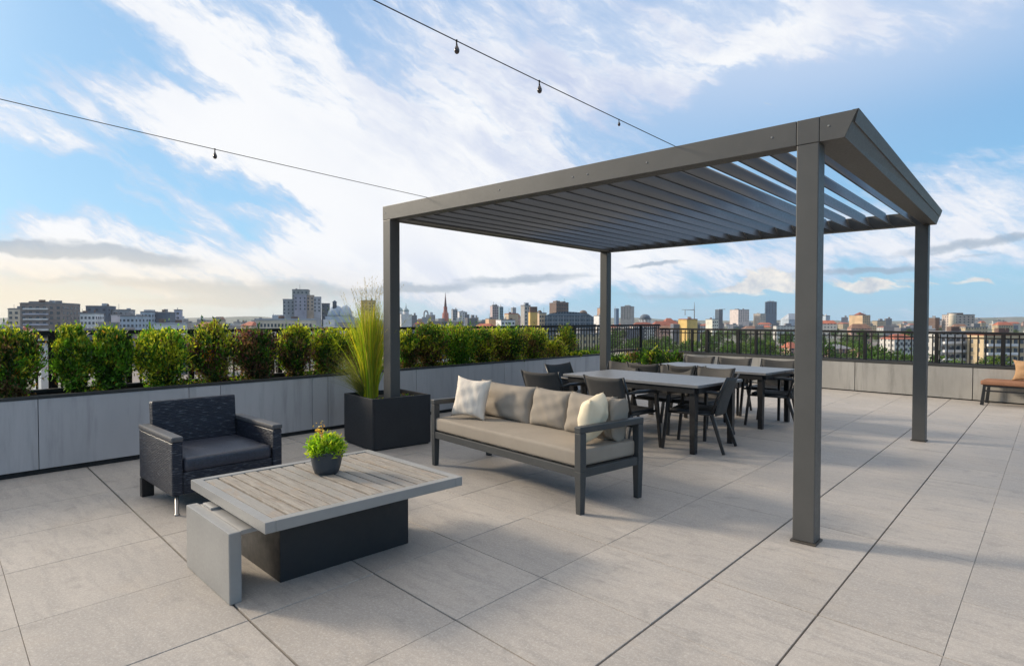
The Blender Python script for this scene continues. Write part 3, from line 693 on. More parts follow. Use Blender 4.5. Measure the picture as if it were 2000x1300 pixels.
P, N, C = [], [], []
rtv = np.array([cyw, syw, 0])
for cx, hz_, k, s in ((-.045, .272, 70, .015), (.085, .225, 16, .009), (-.105, .185, 8, .008)):
    q = rtv*cx+np.array([0, 0, hz_]); P.append(q+rng.normal(size=(k, 3))*s*np.array([1, 1, 1.7])); N.append(rng.normal(size=(k, 3))+[0, 0, 1])
    C.append(np.array([(.66, .42, .08), (.50, .28, .07), (.72, .60, .2)])[rng.choice(3, k)])
leaves('blossom', np.concatenate(P), np.concatenate(N), .018, .012, np.concatenate(C), LEAF, fp)

# ------------------------------------------------------------------ sofa
SO = Vector((-4.61, 3.92, 0)); SR = math.atan2(-.29, 2.02)
sf = empty('sofa', SO, SR, 'three seat outdoor sofa with charcoal frame and taupe cushions', 'sofa')
SW, SD, AH = 2.045, .735, .655
lw = .062
for x, y in ((0, 0), (SW, 0), (0, SD), (SW, SD)):
    bm = BM(); sx_ = 1 if x == 0 else -1; sy_ = 1 if y == 0 else -1
    bar(bm, (x+sx_*lw/2, y+sy_*lw/2, 0), (x+sx_*lw/2, y+sy_*lw/2, .32), .048, .048, lw, lw, (0, 1, 0)); box2(bm, (min(x, x+sx_*lw), min(y, y+sy_*lw), .3205), (max(x, x+sx_*lw), max(y, y+sy_*lw), AH-.05), .004)
    obj('leg', bm, SOFAM, sf)
for x0 in (0, SW-lw):
    bm = BM(); box2(bm, (x0-.002, -.003, AH-.0495), (x0+lw+.002, SD+.003, AH), .008); obj('armrest', bm, SOFAM, sf)
bm = BM(); zr0, zr1 = .275, .34
box2(bm, (lw+.001, .006, zr0), (SW-lw-.001, .056, zr1), .004); box2(bm, (lw+.001, SD-.056, zr0), (SW-lw-.001, SD-.006, zr1), .004)
box2(bm, (.006, lw+.001, zr0), (.056, SD-lw-.001, zr1), .004); box2(bm, (SW-.056, lw+.001, zr0), (SW-.006, SD-lw-.001, zr1), .004)
for k in range(9): box2(bm, (.15+k*.215, .057, zr1-.03), (.20+k*.215, SD-.057, zr1-.01))
obj('seat_frame', bm, SOFAM, sf)
bm = BM(); box2(bm, (lw+.001, SD-.05, AH-.09), (SW-lw-.001, SD-.01, AH-.03), .005)
for k in range(8): box2(bm, (.2+k*.235, SD-.04, zr1+.001), (.235+k*.235, SD-.02, AH-.0905))
obj('backrest', bm, SOFAM, sf)
bm = BM(); rounded_slab(bm, (SW/2, SD/2-.02, .41), (SW-.03-2*0.02, SD-.07, .125), .028, 4, .012, 14)
obj('seat_cushion', bm, TAUPE, sf, True)
bm = BM()   # welt round the seat cushion
q = [(.035, .012), (SW-.035, .012), (SW-.035, SD-.055), (.035, SD-.055), (.035, .012)]
def sl(px, z=.46, y=None):
    """local x on the sofa where the column px meets depth y"""
    r = ray(px, 650); n = Vector((-math.sin(SR), math.cos(SR), 0)); t_ = (SO.dot(n)+y)/Vector((r.x, r.y, 0)).dot(n)
    return (Vector((r.x*t_, r.y*t_, 0))-SO).dot(Vector((math.cos(SR), math.sin(SR), 0)))
yb = SD-.20
bm.free()
tilt = Matrix.Rotation(R(-13), 4, 'X')
segs = [(sl(930, y=yb), sl(1046, y=yb)), (sl(1040, y=yb), sl(1113, y=yb)), (sl(1108, y=yb), sl(1196, y=yb)), (sl(1186, y=yb), SW-.085)]
for i, (a, b) in enumerate(segs):
    bm = BM(); M = Matrix.Translation(((a+b)/2, yb+.02+.012*(i % 2), .635)) @ Matrix.Rotation(R((-2, 3, -1, 2)[i]), 4, 'Z') @ tilt
    cushion(bm, M, (b-a)+.015, .375, .20, seed=i+3, power=4.0, wr=.0062, pinch=.6); obj('back_cushion', bm, TAUPE, sf, True)
def pillow(px, py, y, s, rz, rx, m, label, seed, t_=.17, ry_=0):
    x = sl(px, y=y); d = Vector((math.cos(SR), math.sin(SR), 0)); n = Vector((-math.sin(SR), math.cos(SR), 0))
    base = SO + d*x + n*y
    bm = BM(); M = Matrix.Rotation(R(rz), 4, 'Z') @ Matrix.Rotation(R(rx), 4, 'X') @ Matrix.Rotation(R(ry_), 4, 'Y')
    cushion(bm, M, s, s, t_, seed=seed, pinch=1.0, wr=.006, power=2.4)
    zmin = min(v.co.z for v in bm.verts)
    o = obj('throw_pillow', bm, m, None, True); o.location = (base.x, base.y, .472-zmin); o.rotation_euler = (0, 0, SR)
    tag(o, label, 'pillow')
pillow(920, 793, .25, .41, 20, -15, LINEN, 'pale striped linen pillow at the planter end of the sofa', 11, .15, 3)
pillow(1158, 822, .34, .375, -63, -13, CREAM, 'creamy yellow pillow propped by the open armrest of the sofa', 5, .20, 4)

# ------------------------------------------------------------------ planter with ornamental grass
PB = Vector((-5.53, 3.87, 0)); pa = R(-8.8)
pb = empty('planter_box', PB, pa, 'square anthracite planter box standing round the pergola post', 'planter')
S, Hh, th = .74, .575, .025
bm = BM()   # local: x from -S to 0, y from 0 to S
box2(bm, (-S, 0, .012), (0, th, Hh), .004); box2(bm, (-S, S-th, .012), (0, S, Hh), .004); box2(bm, (-S, th+.0005, .012), (-S+th, S-th-.0005, Hh), .004); box2(bm, (-th, th+.0005, .012), (0, S-th-.0005, Hh), .004)
box2(bm, (-S+.02, .02, 0), (-.02, S-.02, .0115))
obj('box_shell', bm, PLANTERM, pb)
bm = BM()
bmesh.ops.create_grid(bm, x_segments=14, y_segments=14, size=.5, matrix=Matrix.Translation((-S/2, S/2, Hh-.05)) @ Matrix.Diagonal((S-2*th-.002, S-2*th-.002, 1, 1)))
for v in bm.verts: v.co.z += .012*math.sin(v.co.x*31)*math.cos(v.co.y*27)+random.uniform(-.006, .006)
obj('soil', bm, SOIL, pb)
gp = on_z(724, 775, .525)
gr = empty('ornamental_grass', (gp.x, gp.y, .52), 0, 'tall yellow-green ornamental grass in the anthracite planter box', 'grass plant')
def blades(name, specs, parent):
    vs, fs, cs = [], [], []
    for base, dirh, h, lean, wdt, col, curl in specs:
        side = Vector((-dirh.y, dirh.x, 0)); sa = random.uniform(0, 3.14); side = Vector((math.cos(sa), math.sin(sa), 0))
        n = 7; i0 = len(vs)
        for k in range(n+1):
            s = k/n; off = dirh*(lean*s**curl); z = h*(s-.12*lean/h*s**3)
            wv = wdt*(1-s*.85)*(.5 if k == 0 else 1); p = base+off+Vector((0, 0, z))
            vs += [p-side*wv/2, p+side*wv/2]; cs += [col, col]
        for k in range(n): fs.append((i0+2*k, i0+2*k+1, i0+2*k+3, i0+2*k+2))
    me = bpy.data.meshes.new(name); me.from_pydata([tuple(v) for v in vs], [], fs)
    at = me.color_attributes.new('leaf_colour', 'FLOAT_COLOR', 'POINT'); at.data.foreach_set('color', [x for c in cs for x in (*c, 1)])
    me.materials.append(BLADE); return link(bpy.data.objects.new(name, me), parent)
sp = []
for i in range(1150):
    a = random.uniform(0, 6.283); r0 = .085*math.sqrt(random.random()); d = Vector((math.cos(a), math.sin(a), 0))
    h = random.triangular(.5, 1.2, 1.0)
    col = random.choice([(.44, .54, .03), (.66, .62, .04), (.34, .50, .03), (.26, .42, .03), (.60, .58, .04), (.72, .58, .10)])
    k = random.uniform(.6, 1.2); sp.append((d*r0, d, h, abs(random.gauss(0, .13))*(h+.1)+(.25 if random.random() < .08 else 0), random.uniform(.007, .013), tuple(c*k for c in col), random.uniform(1.3, 3.2)))
blades('leaf_blade', sp, gr)['kind'] = 'stuff'
sp = []; hp, hn, hc = [], [], []
for i in range(95):
    a = random.uniform(0, 6.283); d = Vector((math.cos(a), math.sin(a), 0)); h = random.uniform(1.0, 1.45); ln = abs(random.gauss(0, .17)); cv = random.uniform(1.6, 3.0)
    col = random.choice([(.36, .30, .13), (.26, .22, .09), (.44, .36, .18)]); sp.append((d*.05, d, h, ln, random.uniform(.004, .006), col, cv))
    for q in range(14):
        s_ = 1-.018*q; p_ = d*.05+d*(ln*s_**cv)+Vector((0, 0, h*(s_-.12*ln/h*s_**3))); hp.append(p_+Vector((random.gauss(0, .006), random.gauss(0, .006), 0))); hn.append(d*.4+Vector((random.gauss(0, .4), random.gauss(0, .4), 1))); hc.append(col)
blades('seed_stalk', sp, gr)['kind'] = 'stuff'
leaves('seed_head', np.array([tuple(v) for v in hp]), np.array([tuple(v) for v in hn]), .028, .006, np.array(hc), LEAF, gr)['kind'] = 'stuff'
sp = []; lft = Vector((-cyw, -syw, 0))
for i in range(330):
    a = random.gauss(0, .55); d = Matrix.Rotation(a, 3, 'Z') @ lft; h = random.uniform(.22, .62)
    sp.append((lft*random.uniform(.0, .08)+d*.03, d, h, random.uniform(.15, .50), random.uniform(.005, .008), random.choice([(.20, .22, .06), (.30, .28, .10), (.13, .17, .04)]), 1.4))
blades('side_tuft', sp, gr)['kind'] = 'stuff'
# small groundcover tufts on the planter's soil
wl = rng.uniform(-.34, .34, (160, 2)); 
P = np.array([pb.matrix_basis @ Vector((-S/2+a*.95, S/2+b*.95, Hh-.035)) for a, b in wl if b > .1 or a > .05])
o = leaves('moss_tuft', P, rng.normal(size=P.shape)+[0, 0, 1], .035, .02, np.array([GREEN, BROWN, YEL])[rng.choice(3, len(P))], LEAF); tag(o, 'sparse low leaves on the soil of the anthracite planter', 'ground cover', kind='stuff')

# ------------------------------------------------------------------ dining tables and chairs
def dining_table(cx, cy, rz, L, Wd, label):
    t_ = empty('dining_table', (cx, cy, 0), rz, label, 'dining table', 'dining tables under the pergola')
    bm = BM(); n = 5; sw = Wd/n
    for i in range(n): box2(bm, (-L/2, -Wd/2+i*sw+.002, .722), (L/2, -Wd/2+(i+1)*sw-.002, .752), .003)
    obj('tabletop', bm, TABLETOP, t_)
    bm = BM()
    for s in (-1, 1): box2(bm, (-L/2+.06, s*(Wd/2-.045)-.02, .655), (L/2-.06, s*(Wd/2-.045)+.02, .7215), .003); box2(bm, (s*(L/2-.045)-.02, -Wd/2+.07, .655), (s*(L/2-.045)+.02, Wd/2-.07, .7215), .003)
    obj('apron', bm, CHAIRM, t_)
    for sx_ in (-1, 1):
        for sy_ in (-1, 1):
            bm = BM(); bar(bm, (sx_*(L/2-.10), sy_*(Wd/2-.09), 0), (sx_*(L/2-.10), sy_*(Wd/2-.09), .7215), .06, .06, .075, .075, (0, 1, 0)); obj('leg', bm, CHAIRM, t_)
    return t_
dining_table(-3.70, 6.62, R(-4.5), 1.90, 1.02, 'grey topped dining table nearest the sofa')
dining_table(-3.70, 8.62, R(-4.5), 1.90, 1.02, 'grey topped dining table farther off, next to the parapet')
def chair_proto():
    """faces local +Y; origin on the floor under the seat"""
    c_ = empty('dining_chair', (0, 0, 0), 0)
    hw, sd_ = .265, .24
    # seat
    bm = BM(); rounded_slab(bm, (0, .01, .435), (2*hw-.07, 2*sd_-.02, .035), .012, 3, -.012, 6); obj('seat', bm, SEATBLK, c_, True)
    # backrest: gently curved sling with concave top edge
    bm = BM(); nx, nz = 10, 10; fr = []
    for side in (0, 1):
        g_ = []
        for i in range(nx+1):
            col_ = []
            for j in range(nz+1):
                a = 2*i/nx-1; s = j/nz
                ww = hw-.03+.02*s; x = a*ww
                y = -sd_ - .02 - .13*s**1.25 - .028*(1-a*a) - .014*side
                z = .40 + s*(.41+.022*a*a)
                col_.append(bm.verts.new((x, y, z)))
            g_.append(col_)
        fr.append(g_)
    for k, g_ in enumerate(fr):
        for i in range(nx):
            for j in range(nz):
                f = (g_[i][j], g_[i+1][j], g_[i+1][j+1], g_[i][j+1]); bm.faces.new(f if k == 0 else f[::-1]).smooth = True
    A, B = fr
    for i in range(nx):
        bm.faces.new((A[i][0], B[i][0], B[i+1][0], A[i+1][0])); bm.faces.new((A[i][nz], A[i+1][nz], B[i+1][nz], B[i][nz]))
    for j in range(nz):
        bm.faces.new((A[0][j], A[0][j+1], B[0][j+1], B[0][j])); bm.faces.new((A[nx][j], B[nx][j], B[nx][j+1], A[nx][j+1]))
    obj('backrest', bm, SLING, c_)
    # frame round the sling
    bm = BM()
    for s in (-1, 1):
        tube(bm, [(s*(hw-.012), -sd_+.01, .40), (s*(hw-.006), -sd_-.05, .60), (s*(hw+.004), -sd_-.16, .833)], [.014, .013, .011], 8)
    for y_ in (-sd_+.02, sd_): tube(bm, [(-hw+.03, y_, .415), (hw-.03, y_, .415)], .014, 8)
    for s in (-1, 1): tube(bm, [(s*(hw-.02), -sd_, .415), (s*(hw-.02), sd_+.01, .415)], .015, 8)
    obj('frame', bm, CHAIRM, c_)
    for s in (-1, 1):
        bm = BM(); tube(bm, [(s*(hw+.0), -sd_-.07, .655), (s*(hw+.02), -sd_+.06, .668), (s*(hw+.022), .12, .655), (s*(hw+.015), sd_-.0, .635), (s*(hw+.008), sd_+.01, .60)], [.014, .021, .022, .019, .014], 8); obj('armrest', bm, CHAIRM, c_)
        bm = BM(); bar(bm, (s*(hw+.02), sd_+.06, 0), (s*(hw-.0), sd_-.005, .615), .032, .032, .036, .034, (0, 1, 0)); obj('leg', bm, CHAIRM, c_)
        bm = BM(); bar(bm, (s*(hw+.01), -sd_-.13, 0), (s*(hw-.014), -sd_+.01, .42), .03, .032, .038, .040, (0, 1, 0)); obj('leg', bm, CHAIRM, c_)
    return c_
proto = chair_proto()
CH = [(-4.62, 5.98, 6, 'grey dining chair showing its rear above the sofa back, nearest the wall'),
      (-3.62, 5.93, -4, 'grey dining chair showing its rear just behind the cream pillow'),
      (-3.03, 6.52, 99, 'black armed dining chair at the open head of the nearer table, legs in view'),
      (-4.82, 6.75, -92, 'dining chair at the wall side head of the nearer table'),
      (-4.72, 7.30, 178, 'dining chair facing the sofa from across the nearer table, closest to the wall'),
      (-3.86, 7.24, 176, 'dining chair facing the sofa from across the nearer table, middle one'),
      (-3.33, 7.20, 172, 'dining chair facing the sofa from across the nearer table, closest to the thick front post'),
      (-4.35, 8.05, -3, 'dining chair between the tables, drawn up to the farther one near the wall'),
      (-3.72, 8.02, 3, 'dining chair tucked between the two tables, turned to the farther one'),
      (-2.88, 8.62, 94, 'dining chair at the head of the farther table, half covered by the thick front post'),
      (-4.50, 9.35, 178, 'farthest row dining chair in line with the far pergola post'),
      (-3.85, 9.32, 183, 'farthest row dining chair in the middle of its row'),
      (-3.20, 9.30, 176, 'farthest row dining chair closest to the thick front post')]
for i, (x, y, a, lb) in enumerate(CH):
    o = proto if i == 0 else copy_tree(proto)
    o.location = (x, y, 0); o.rotation_euler = (0, 0, R(a)); tag(o, lb, 'chair', 'dining chairs round the tables')

# ------------------------------------------------------------------ tan bench by the parapet
bn = empty('bench', (-.93, 12.98, 0), R(-5.5), 'black framed bench with tan seat pad by the parapet at the picture edge', 'bench')
bm = BM()
for y_ in (.02, .42): box2(bm, (.02, y_-.02, .315), (1.7, y_+.02, .345), .003)
box2(bm, (.05, .0, .235), (1.66, .025, .26), .003); obj('frame', bm, CHAIRM, bn)
for x_ in (.03, 1.66):
    for y_ in (.02, .42):
        bm = BM(); bar(bm, (x_-.02*(x_ < 1), y_, 0), (x_+.01, y_, .3145), .05, .05, .04, .04, (0, 1, 0)); obj('leg', bm, CHAIRM, bn)
bm = BM(); rounded_slab(bm, (.86, .22, .385), (1.74, .50, .078), .03, 4, .01, 8); obj('seat_pad', bm, TAN, bn, True)
bm = BM(); cushion(bm, Matrix.Rotation(R(-16), 4, 'X'), .62, .36, .17, seed=9, pinch=.9, wr=.008); zmin = min(v.co.z for v in bm.verts)
o = obj('throw_pillow', bm, TANP, None, True); o.location = tuple(bn.matrix_basis @ Vector((.68, .25, .43-zmin))); o.rotation_euler = (0, 0, R(-5.5)); tag(o, 'tan patterned pillow resting on the tan bench', 'pillow')

# ------------------------------------------------------------------ the city below
GZ = -22.0
FH = Vector((-syw, cyw, 0)); RH = Vector((cyw, syw, 0))
def facade(name, col, win=(.10, .11, .125), pu=3.1, pz=3.3, rough=.8, wf=.38):
    m, t, b = new_mat(name)
    tc = t.node('ShaderNodeTexCoord'); oc = tc.outputs['Object']
    s = t.node('ShaderNodeSeparateXYZ', {0: oc}); ns = t.node('ShaderNodeSeparateXYZ', {0: tc.outputs['Normal']})
    isx = t.math('GREATER_THAN', t.math('ABSOLUTE', ns.outputs[0]), .6)
    u = t.math('ADD', t.math('MULTIPLY', s.outputs[1], isx), t.math('MULTIPLY', s.outputs[0], t.math('SUBTRACT', 1.0, isx)))
    fu = t.math('FRACT', t.math('DIVIDE', u, pu)); fz = t.math('FRACT', t.math('DIVIDE', s.outputs[2], pz))
    mk = t.math('MULTIPLY', t.math('LESS_THAN', t.math('ABSOLUTE', t.math('SUBTRACT', fu, .5)), wf/2), t.math('LESS_THAN', t.math('ABSOLUTE', t.math('SUBTRACT', fz, .5)), .25))
    mk = t.math('MULTIPLY', mk, t.math('LESS_THAN', t.math('ABSOLUTE', ns.outputs[2]), .4))
    rnd = t.node('ShaderNodeObjectInfo').outputs['Random']
    n = t.noise(oc, .25, 5, .6).outputs['Fac']
    c = t.mix(t.maprange(n, .3, .7), tuple(x*.82 for x in col), tuple(min(.85, x*1.12) for x in col))
    c = t.mix(t.math('MULTIPLY', rnd, .35), c, (.22, .18, .16))
    c = t.mix(mk, c, win)
    t.l.new(c, b.inputs['Base Color']); b.inputs['Roughness'].default_value = rough; b.inputs['Specular IOR Level'].default_value = .3
    return m
def plain(name, col, var=.2, sc_=.2, rough=.8): return mat(name, col, rough, var, sc_, bscale=2)
FAC = [facade('facade_white', (.60, .58, .55)), facade('facade_cream', (.56, .44, .28)), facade('facade_grey', (.25, .25, .27)), facade('facade_pink', (.50, .31, .25)), facade('facade_ochre', (.55, .36, .13)), facade('facade_slate', (.12, .14, .18))]
ROOFS = [plain('roof_tile_red', (.33, .10, .06), .3), plain('roof_tile_brown', (.22, .12, .08), .3), plain('roof_flat_grey', (.20, .20, .21), .25), plain('roof_zinc', (.33, .36, .40), .2, rough=.5)]
WING = mat('window_glass', (.05, .065, .085), .15, .3, .3, spec=.7, bscale=1)
GLASSB = facade('curtain_wall_blue', (.10, .16, .23), (.03, .05, .08), 2.2, 3.0, .25, .75)
def place(px, D):
    r = ray(px, 622); r = r/ r.dot(FW); return Vector((r.x*D, r.y*D, 0))
def ztop(px, py, D): return EYE + ray(px, py).z*D
def flatbox(bm, w, d, z0, z1, x=0, y=0, bev=0): box2(bm, (x-w/2, y-d/2, z0), (x+w/2, y+d/2, z1), bev)
_wm = {}
def windows(root, w, d, ztop_, rows, cols, ww, wh, face, fl=3.4, m=None, x0=0, y0=0):
    """each window its own part; face 'f' looks at local -Y, 's' at local -X, 'e' at local +X"""
    key = (round(ww, 2), round(wh, 2), face, id(m))
    if key not in _wm:
        bm = BM(); sz = (ww, .3, wh) if face == 'f' else (.3, ww, wh); box(bm, (0, 0, 0), sz)
        me = bpy.data.meshes.new('window'); bm.to_mesh(me); bm.free(); me.materials.append(m or WING); _wm[key] = me
    span = w if face == 'f' else d
    for r_ in range(rows):
        for c_ in range(cols):
            u = (c_+.5)/cols*span-span/2; o = bpy.data.objects.new('window', _wm[key]); link(o, root)
            z = ztop_-fl*(r_+.75)
            o.location = (x0+u, y0-d/2-.02, z) if face == 'f' else ((x0-w/2-.02 if face == 's' else x0+w/2+.02), y0+u, z)
def block(name, px0, px1, py, D, m, label, cat='building', ang=20, ratio=.72, rows=0, cols=0, roof=None, extras=(), wm=None, group=None, srows=True, depth=None):
    """a flat topped building whose silhouette spans px0..px1 seen from the terrace, at real distance D"""
    pc_ = (px0+px1)/2; Wm = (px1-px0)*D/F; a = R(ang); w = Wm*ratio; d = depth or max(4.0, (Wm-w*abs(math.cos(a)))/max(.15, abs(math.sin(a))))
    d = min(d, Wm*1.6+4)
    P_ = place(pc_, D); root = empty(name, (P_.x, P_.y, GZ), YAW+a, label, cat, group)
    H_ = ztop(pc_, py, D)-GZ
    bm = BM(); flatbox(bm, w, d, 0, H_); obj('wall', bm, m, root)
    bm = BM(); flatbox(bm, w+.5, d+.5, H_+.01, H_+.5); flatbox(bm, w-.6, d-.6, H_+.51, H_+.75); obj('roof', bm, roof or ROOFS[2], root)
    for (fx, fw__, hh, mm) in extras:      # rooftop volumes: position, width share, height, material
        bm = BM(); flatbox(bm, w*fw__, d*.5, H_+.76, H_+.76+hh, w*fx); obj('rooftop_block', bm, mm or m, root)
    # lift housings, tanks and masts on the roof
    rr = random.Random(name+label)
    for q in range(rr.randint(1, 3)):
        bw, bd, bh = w*rr.uniform(.08, .22), d*rr.uniform(.15, .35), rr.uniform(.8, 2.2)
        bm = BM(); x_, y_ = w*rr.uniform(-.35, .35), d*rr.uniform(-.3, .3)
        if rr.random() < .7: flatbox(bm, bw, bd, H_+.76, H_+.76+bh, x_, y_)
        else: tube(bm, [(x_, y_, H_+.76), (x_, y_, H_+.76+bh)], bw*.4, 10)
        obj('roof_plant', bm, rr.choice((ROOFS[2], ROOFS[3], BRN)), root)
    if rr.random() < .6:
        bm = BM(); x_, y_ = w*rr.uniform(-.4, .4), d*rr.uniform(-.3, .3); tube(bm, [(x_, y_, H_+.7), (x_, y_, H_+rr.uniform(3, 6))], .0003*D, 4); obj('roof_mast', bm, GRY, root)
    if rows:
        fl = 3.4; windows(root, w, d, H_, rows, cols, min(1.7, w/cols*.55), 1.6, 'f', fl, wm)
        if srows:
            k = max(2, int(cols*d/w*.8)); k = min(k, cols); windows(root, w, d, H_, rows, k, min(1.7, d/k*.5), 1.6, 's' if ang < 0 else 'e', fl, wm)
    return root, w, d, H_

def add(root, name, m, fn, smooth=False):
    bm = BM(); fn(bm); return obj(name, bm, m, root, smooth)
CONB = plain('raw_concrete', (.30, .28, .265)); BRN = plain('brown_cladding', (.13, .085, .07)); LAV = plain('lavender_render', (.40, .40, .48)); TANB = plain('tan_render', (.46, .36, .25))
PALEB = plain('pale_blue_panel', (.36, .42, .49)); OCH = plain('ochre_render', (.62, .42, .14)); DKB = plain('dark_blue_panel', (.10, .125, .165)); CRM = plain('cream_render', (.58, .50, .40)); PNK = plain('pink_render', (.56, .39, .33)); GRY = plain('grey_panel', (.27, .28, .30)); WHT = plain('white_panel', (.62, .61, .61)); REDB = plain('red_brown_brick', (.26, .09, .07))
# row at the left of the picture
r_, w_, d_, H_ = block('apartment_block', 24, 62, 604, 430, CRM, 'beige flat roofed block at the edge of the skyline beside the brown balcony slab', ang=16, rows=5, cols=3)
r_, w_, d_, H_ = block('apartment_block', 58, 143, 594, 410, plain('brown_grey_concrete', (.21, .175, .165)), 'wide brown-grey slab block with rows of pale balconies at the left of the skyline', ang=14, ratio=.8, rows=4, cols=6, extras=[(-.2, .45, 1.0, None)])
for k in range(5):
    add(r_, 'balcony', LAV if k % 2 else WHT, lambda bm: box2(bm, (-w_*.42, -d_/2-.9, H_-3.4*(k+1)-.5), (w_*.18, -d_/2-.03, H_-3.4*(k+1)+.5), .03))
block('office_block', 143, 166, 611, 440, PALEB, 'small pale blue building against the brown balcony slab', ang=12, rows=4, cols=3)
block('office_block', 162, 198, 613, 400, WHT, 'low white building with tall dark window strips before the black-grey block', ang=15, rows=3, cols=4)
block('office_block', 173, 223, 599, 470, DKB, 'dark grey windowless looking block, taller half of a stepped pair', ang=18, rows=2, cols=3)
block('office_block', 222, 262, 606, 480, GRY, 'dark grey block, lower half of a stepped pair', ang=18, rows=2, cols=3)
block('house', 220, 238, 615, 390, plain('pale_pink_render', (.60, .52, .53)), 'narrow pale pink house front before the stepped dark pair', ang=6, ratio=.9)
block('office_block', 242, 281, 618, 400, PALEB, 'blue-grey glassy block beside the narrow pale pink house', ang=10, rows=3, cols=4)
block('office_block', 279, 306, 610, 450, PALEB, 'blue block with white corner strip and a low curved roof', ang=12, rows=4, cols=3, extras=[(0, .7, 1.2, ROOFS[3])])
block('office_block', 304, 341, 611, 460, DKB, 'slate blue windowless hall next to the lavender stair tower', ang=16)
block('stair_tower', 340, 357, 606, 480, LAV, 'slim lavender stair tower', ang=20, rows=5, cols=1, cat='tower')
block('warehouse', 306, 360, 633, 330, WHT, 'long low white roofed shed under the slate blue hall', ang=6, ratio=.92, roof=ROOFS[3])
# stepped tower group
r_, w_, d_, H_ = block('tower_complex', 570, 607, 567, 620, plain('tower_grey_green', (.25, .26, .25)), 'stepped cluster of grey tower slabs, tallest thing on the left skyline', 'tower', ang=14, ratio=.8, rows=3, cols=4)
def slab(px0, px1, py, dy, m, nm='tower_slab'):
    D = 620; xx = ((px0+px1)/2-588.5)*D/F; ww = (px1-px0)*D/F; zz = ztop(588, py, D)-GZ
    add(r_, nm, m, lambda bm: (flatbox(bm, ww*.92, 9, 0, zz, xx, dy), flatbox(bm, ww*.98, 9.5, zz+.01, zz+.7, xx, dy)))
    windows(r_, ww, 9, zz, 4, max(1, int(ww/3.2)), 1.4, 1.8, 'f', 3.6, None, xx, dy)
slab(557, 579, 586, -9, plain('tower_blue_grey', (.24, .27, .30))); slab(578, 602, 578, -13, plain('tower_lavender', (.30, .30, .36))); slab(600, 614, 578, -8, plain('tower_warm', (.42, .33, .26))); slab(612, 627, 581, -7, plain('tower_pale', (.40, .40, .43))); slab(626, 642, 593, 4, DKB)
# domes
def dome(bm, r, z, x=0, y=0, sq=1.0, seg=20): lathe(bm, [(r*math.cos(a)+.001, z+r*sq*math.sin(a)) for a in [k*math.pi/16 for k in range(9)]], seg, (x, y, 0))
D = 600; P_ = place(664, D); r_ = empty('domed_hall', (P_.x, P_.y, GZ), YAW, 'blue-grey hall with two rounded domes and a short lantern tower beside the tower cluster', 'building')
zt = ztop(664, 606, D)-GZ; k = D/F
add(r_, 'wall', PALEB, lambda bm: flatbox(bm, 48*k, 16, 0, zt-6))
add(r_, 'dome', plain('dome_metal', (.27, .34, .43), rough=.4), lambda bm: dome(bm, 17*k, zt-6.01, -7*k, 0, 1.25), True)
add(r_, 'dome', plain('dome_metal_pale', (.38, .44, .52), rough=.4), lambda bm: dome(bm, 13*k, zt-6.02, 12*k, -2, 1.7), True)
add(r_, 'lantern', DKB, lambda bm: (tube(bm, [(-8*k, -4, zt-2), (-8*k, -4, zt+7.6), (-8*k, -4, zt+8), (-8*k, -4, zt+10)], [2.2, 2.0, 2.6, .1], 10)))
add(r_, 'annexe', WHT, lambda bm: flatbox(bm, 20*k, 8, 0, zt-9, -14*k, -10))
block('arcaded_building', 505, 615, 625, 300, CRM, 'long low cream building with a row of dark openings at roof level', ang=4, ratio=.96, rows=1, cols=16, roof=ROOFS[3], srows=False)
block('tower_block', 700, 737, 588, 640, TANB, 'tan tower block just behind the tall grass heads', 'tower', ang=15, rows=5, cols=4)
# churches and spires near the middle
def church(px, pyd, D, rad, label, m, spire=0, body=WHT):
    P_ = place(px, D); k = D/F; r_ = empty('church', (P_.x, P_.y, GZ), YAW+.3, label, 'church'); zt = ztop(px, pyd, D)-GZ; R_ = rad*k
    add(r_, 'nave', body, lambda bm: flatbox(bm, R_*3.4, R_*2.4, 0, zt-R_*1.9)); add(r_, 'drum', body, lambda bm: tube(bm, [(0, 0, zt-R_*1.89), (0, 0, zt-R_*1.0)], R_*.92, 16))
    add(r_, 'dome', m, lambda bm: dome(bm, R_, zt-R_*.99, 0, 0, 1.0), True)
    add(r_, 'cross', m, lambda bm: (tube(bm, [(0, 0, zt-.2), (0, 0, zt+R_*.35), (0, 0, zt+R_*(.6+spire))], [R_*.22, R_*.16, R_*.03], 8)))
COPPER = plain('copper_green', (.26, .33, .34), rough=.5)
church(780, 600, 700, 7, 'small church dome with a pale green cap touching the pergola post', COPPER)
church(793, 602, 680, 6, 'white church tower with a bulbous cap right of the pergola post', COPPER, 1.2)
D = 900; k = D/F; P_ = place(870, D); r_ = empty('spire_tower', (P_.x, P_.y, GZ), YAW, 'red-brown tower with a long needle spire', 'tower'); z1_, z2_ = ztop(870, 599, D)-GZ, ztop(870, 571, D)-GZ
add(r_, 'shaft', REDB, lambda bm: tube(bm, [(0, 0, 0), (0, 0, z1_-9), (0, 0, z1_-8.9), (0, 0, z1_-2), (0, 0, z1_)], [6.5, 4.6, 3.2, 2.6, 2.9], 12))
add(r_, 'spire', plain('spire_metal', (.12, .07, .075)), lambda bm: tube(bm, [(0, 0, z1_+.01), (0, 0, z1_+6), (0, 0, z1_+13), (0, 0, z2_)], [2.0, 1.5, .8, .15], 8))
block('tower_block', 881, 894, 605, 850, GRY, 'grey tower just right of the needle spire', 'tower', ang=18, rows=5, cols=2); block('tower_block', 892, 908, 609, 880, WHT, 'pale tower with dark side leaning on the grey one near the needle spire', 'tower', ang=28, rows=5, cols=2)
D = 820; P_ = place(832, D); k = D/F; r_ = empty('arch_monument', (P_.x, P_.y, GZ), YAW, 'thin arch shaped frame above the roofs between church and spire', 'monument'); zt = ztop(832, 606, D)-GZ
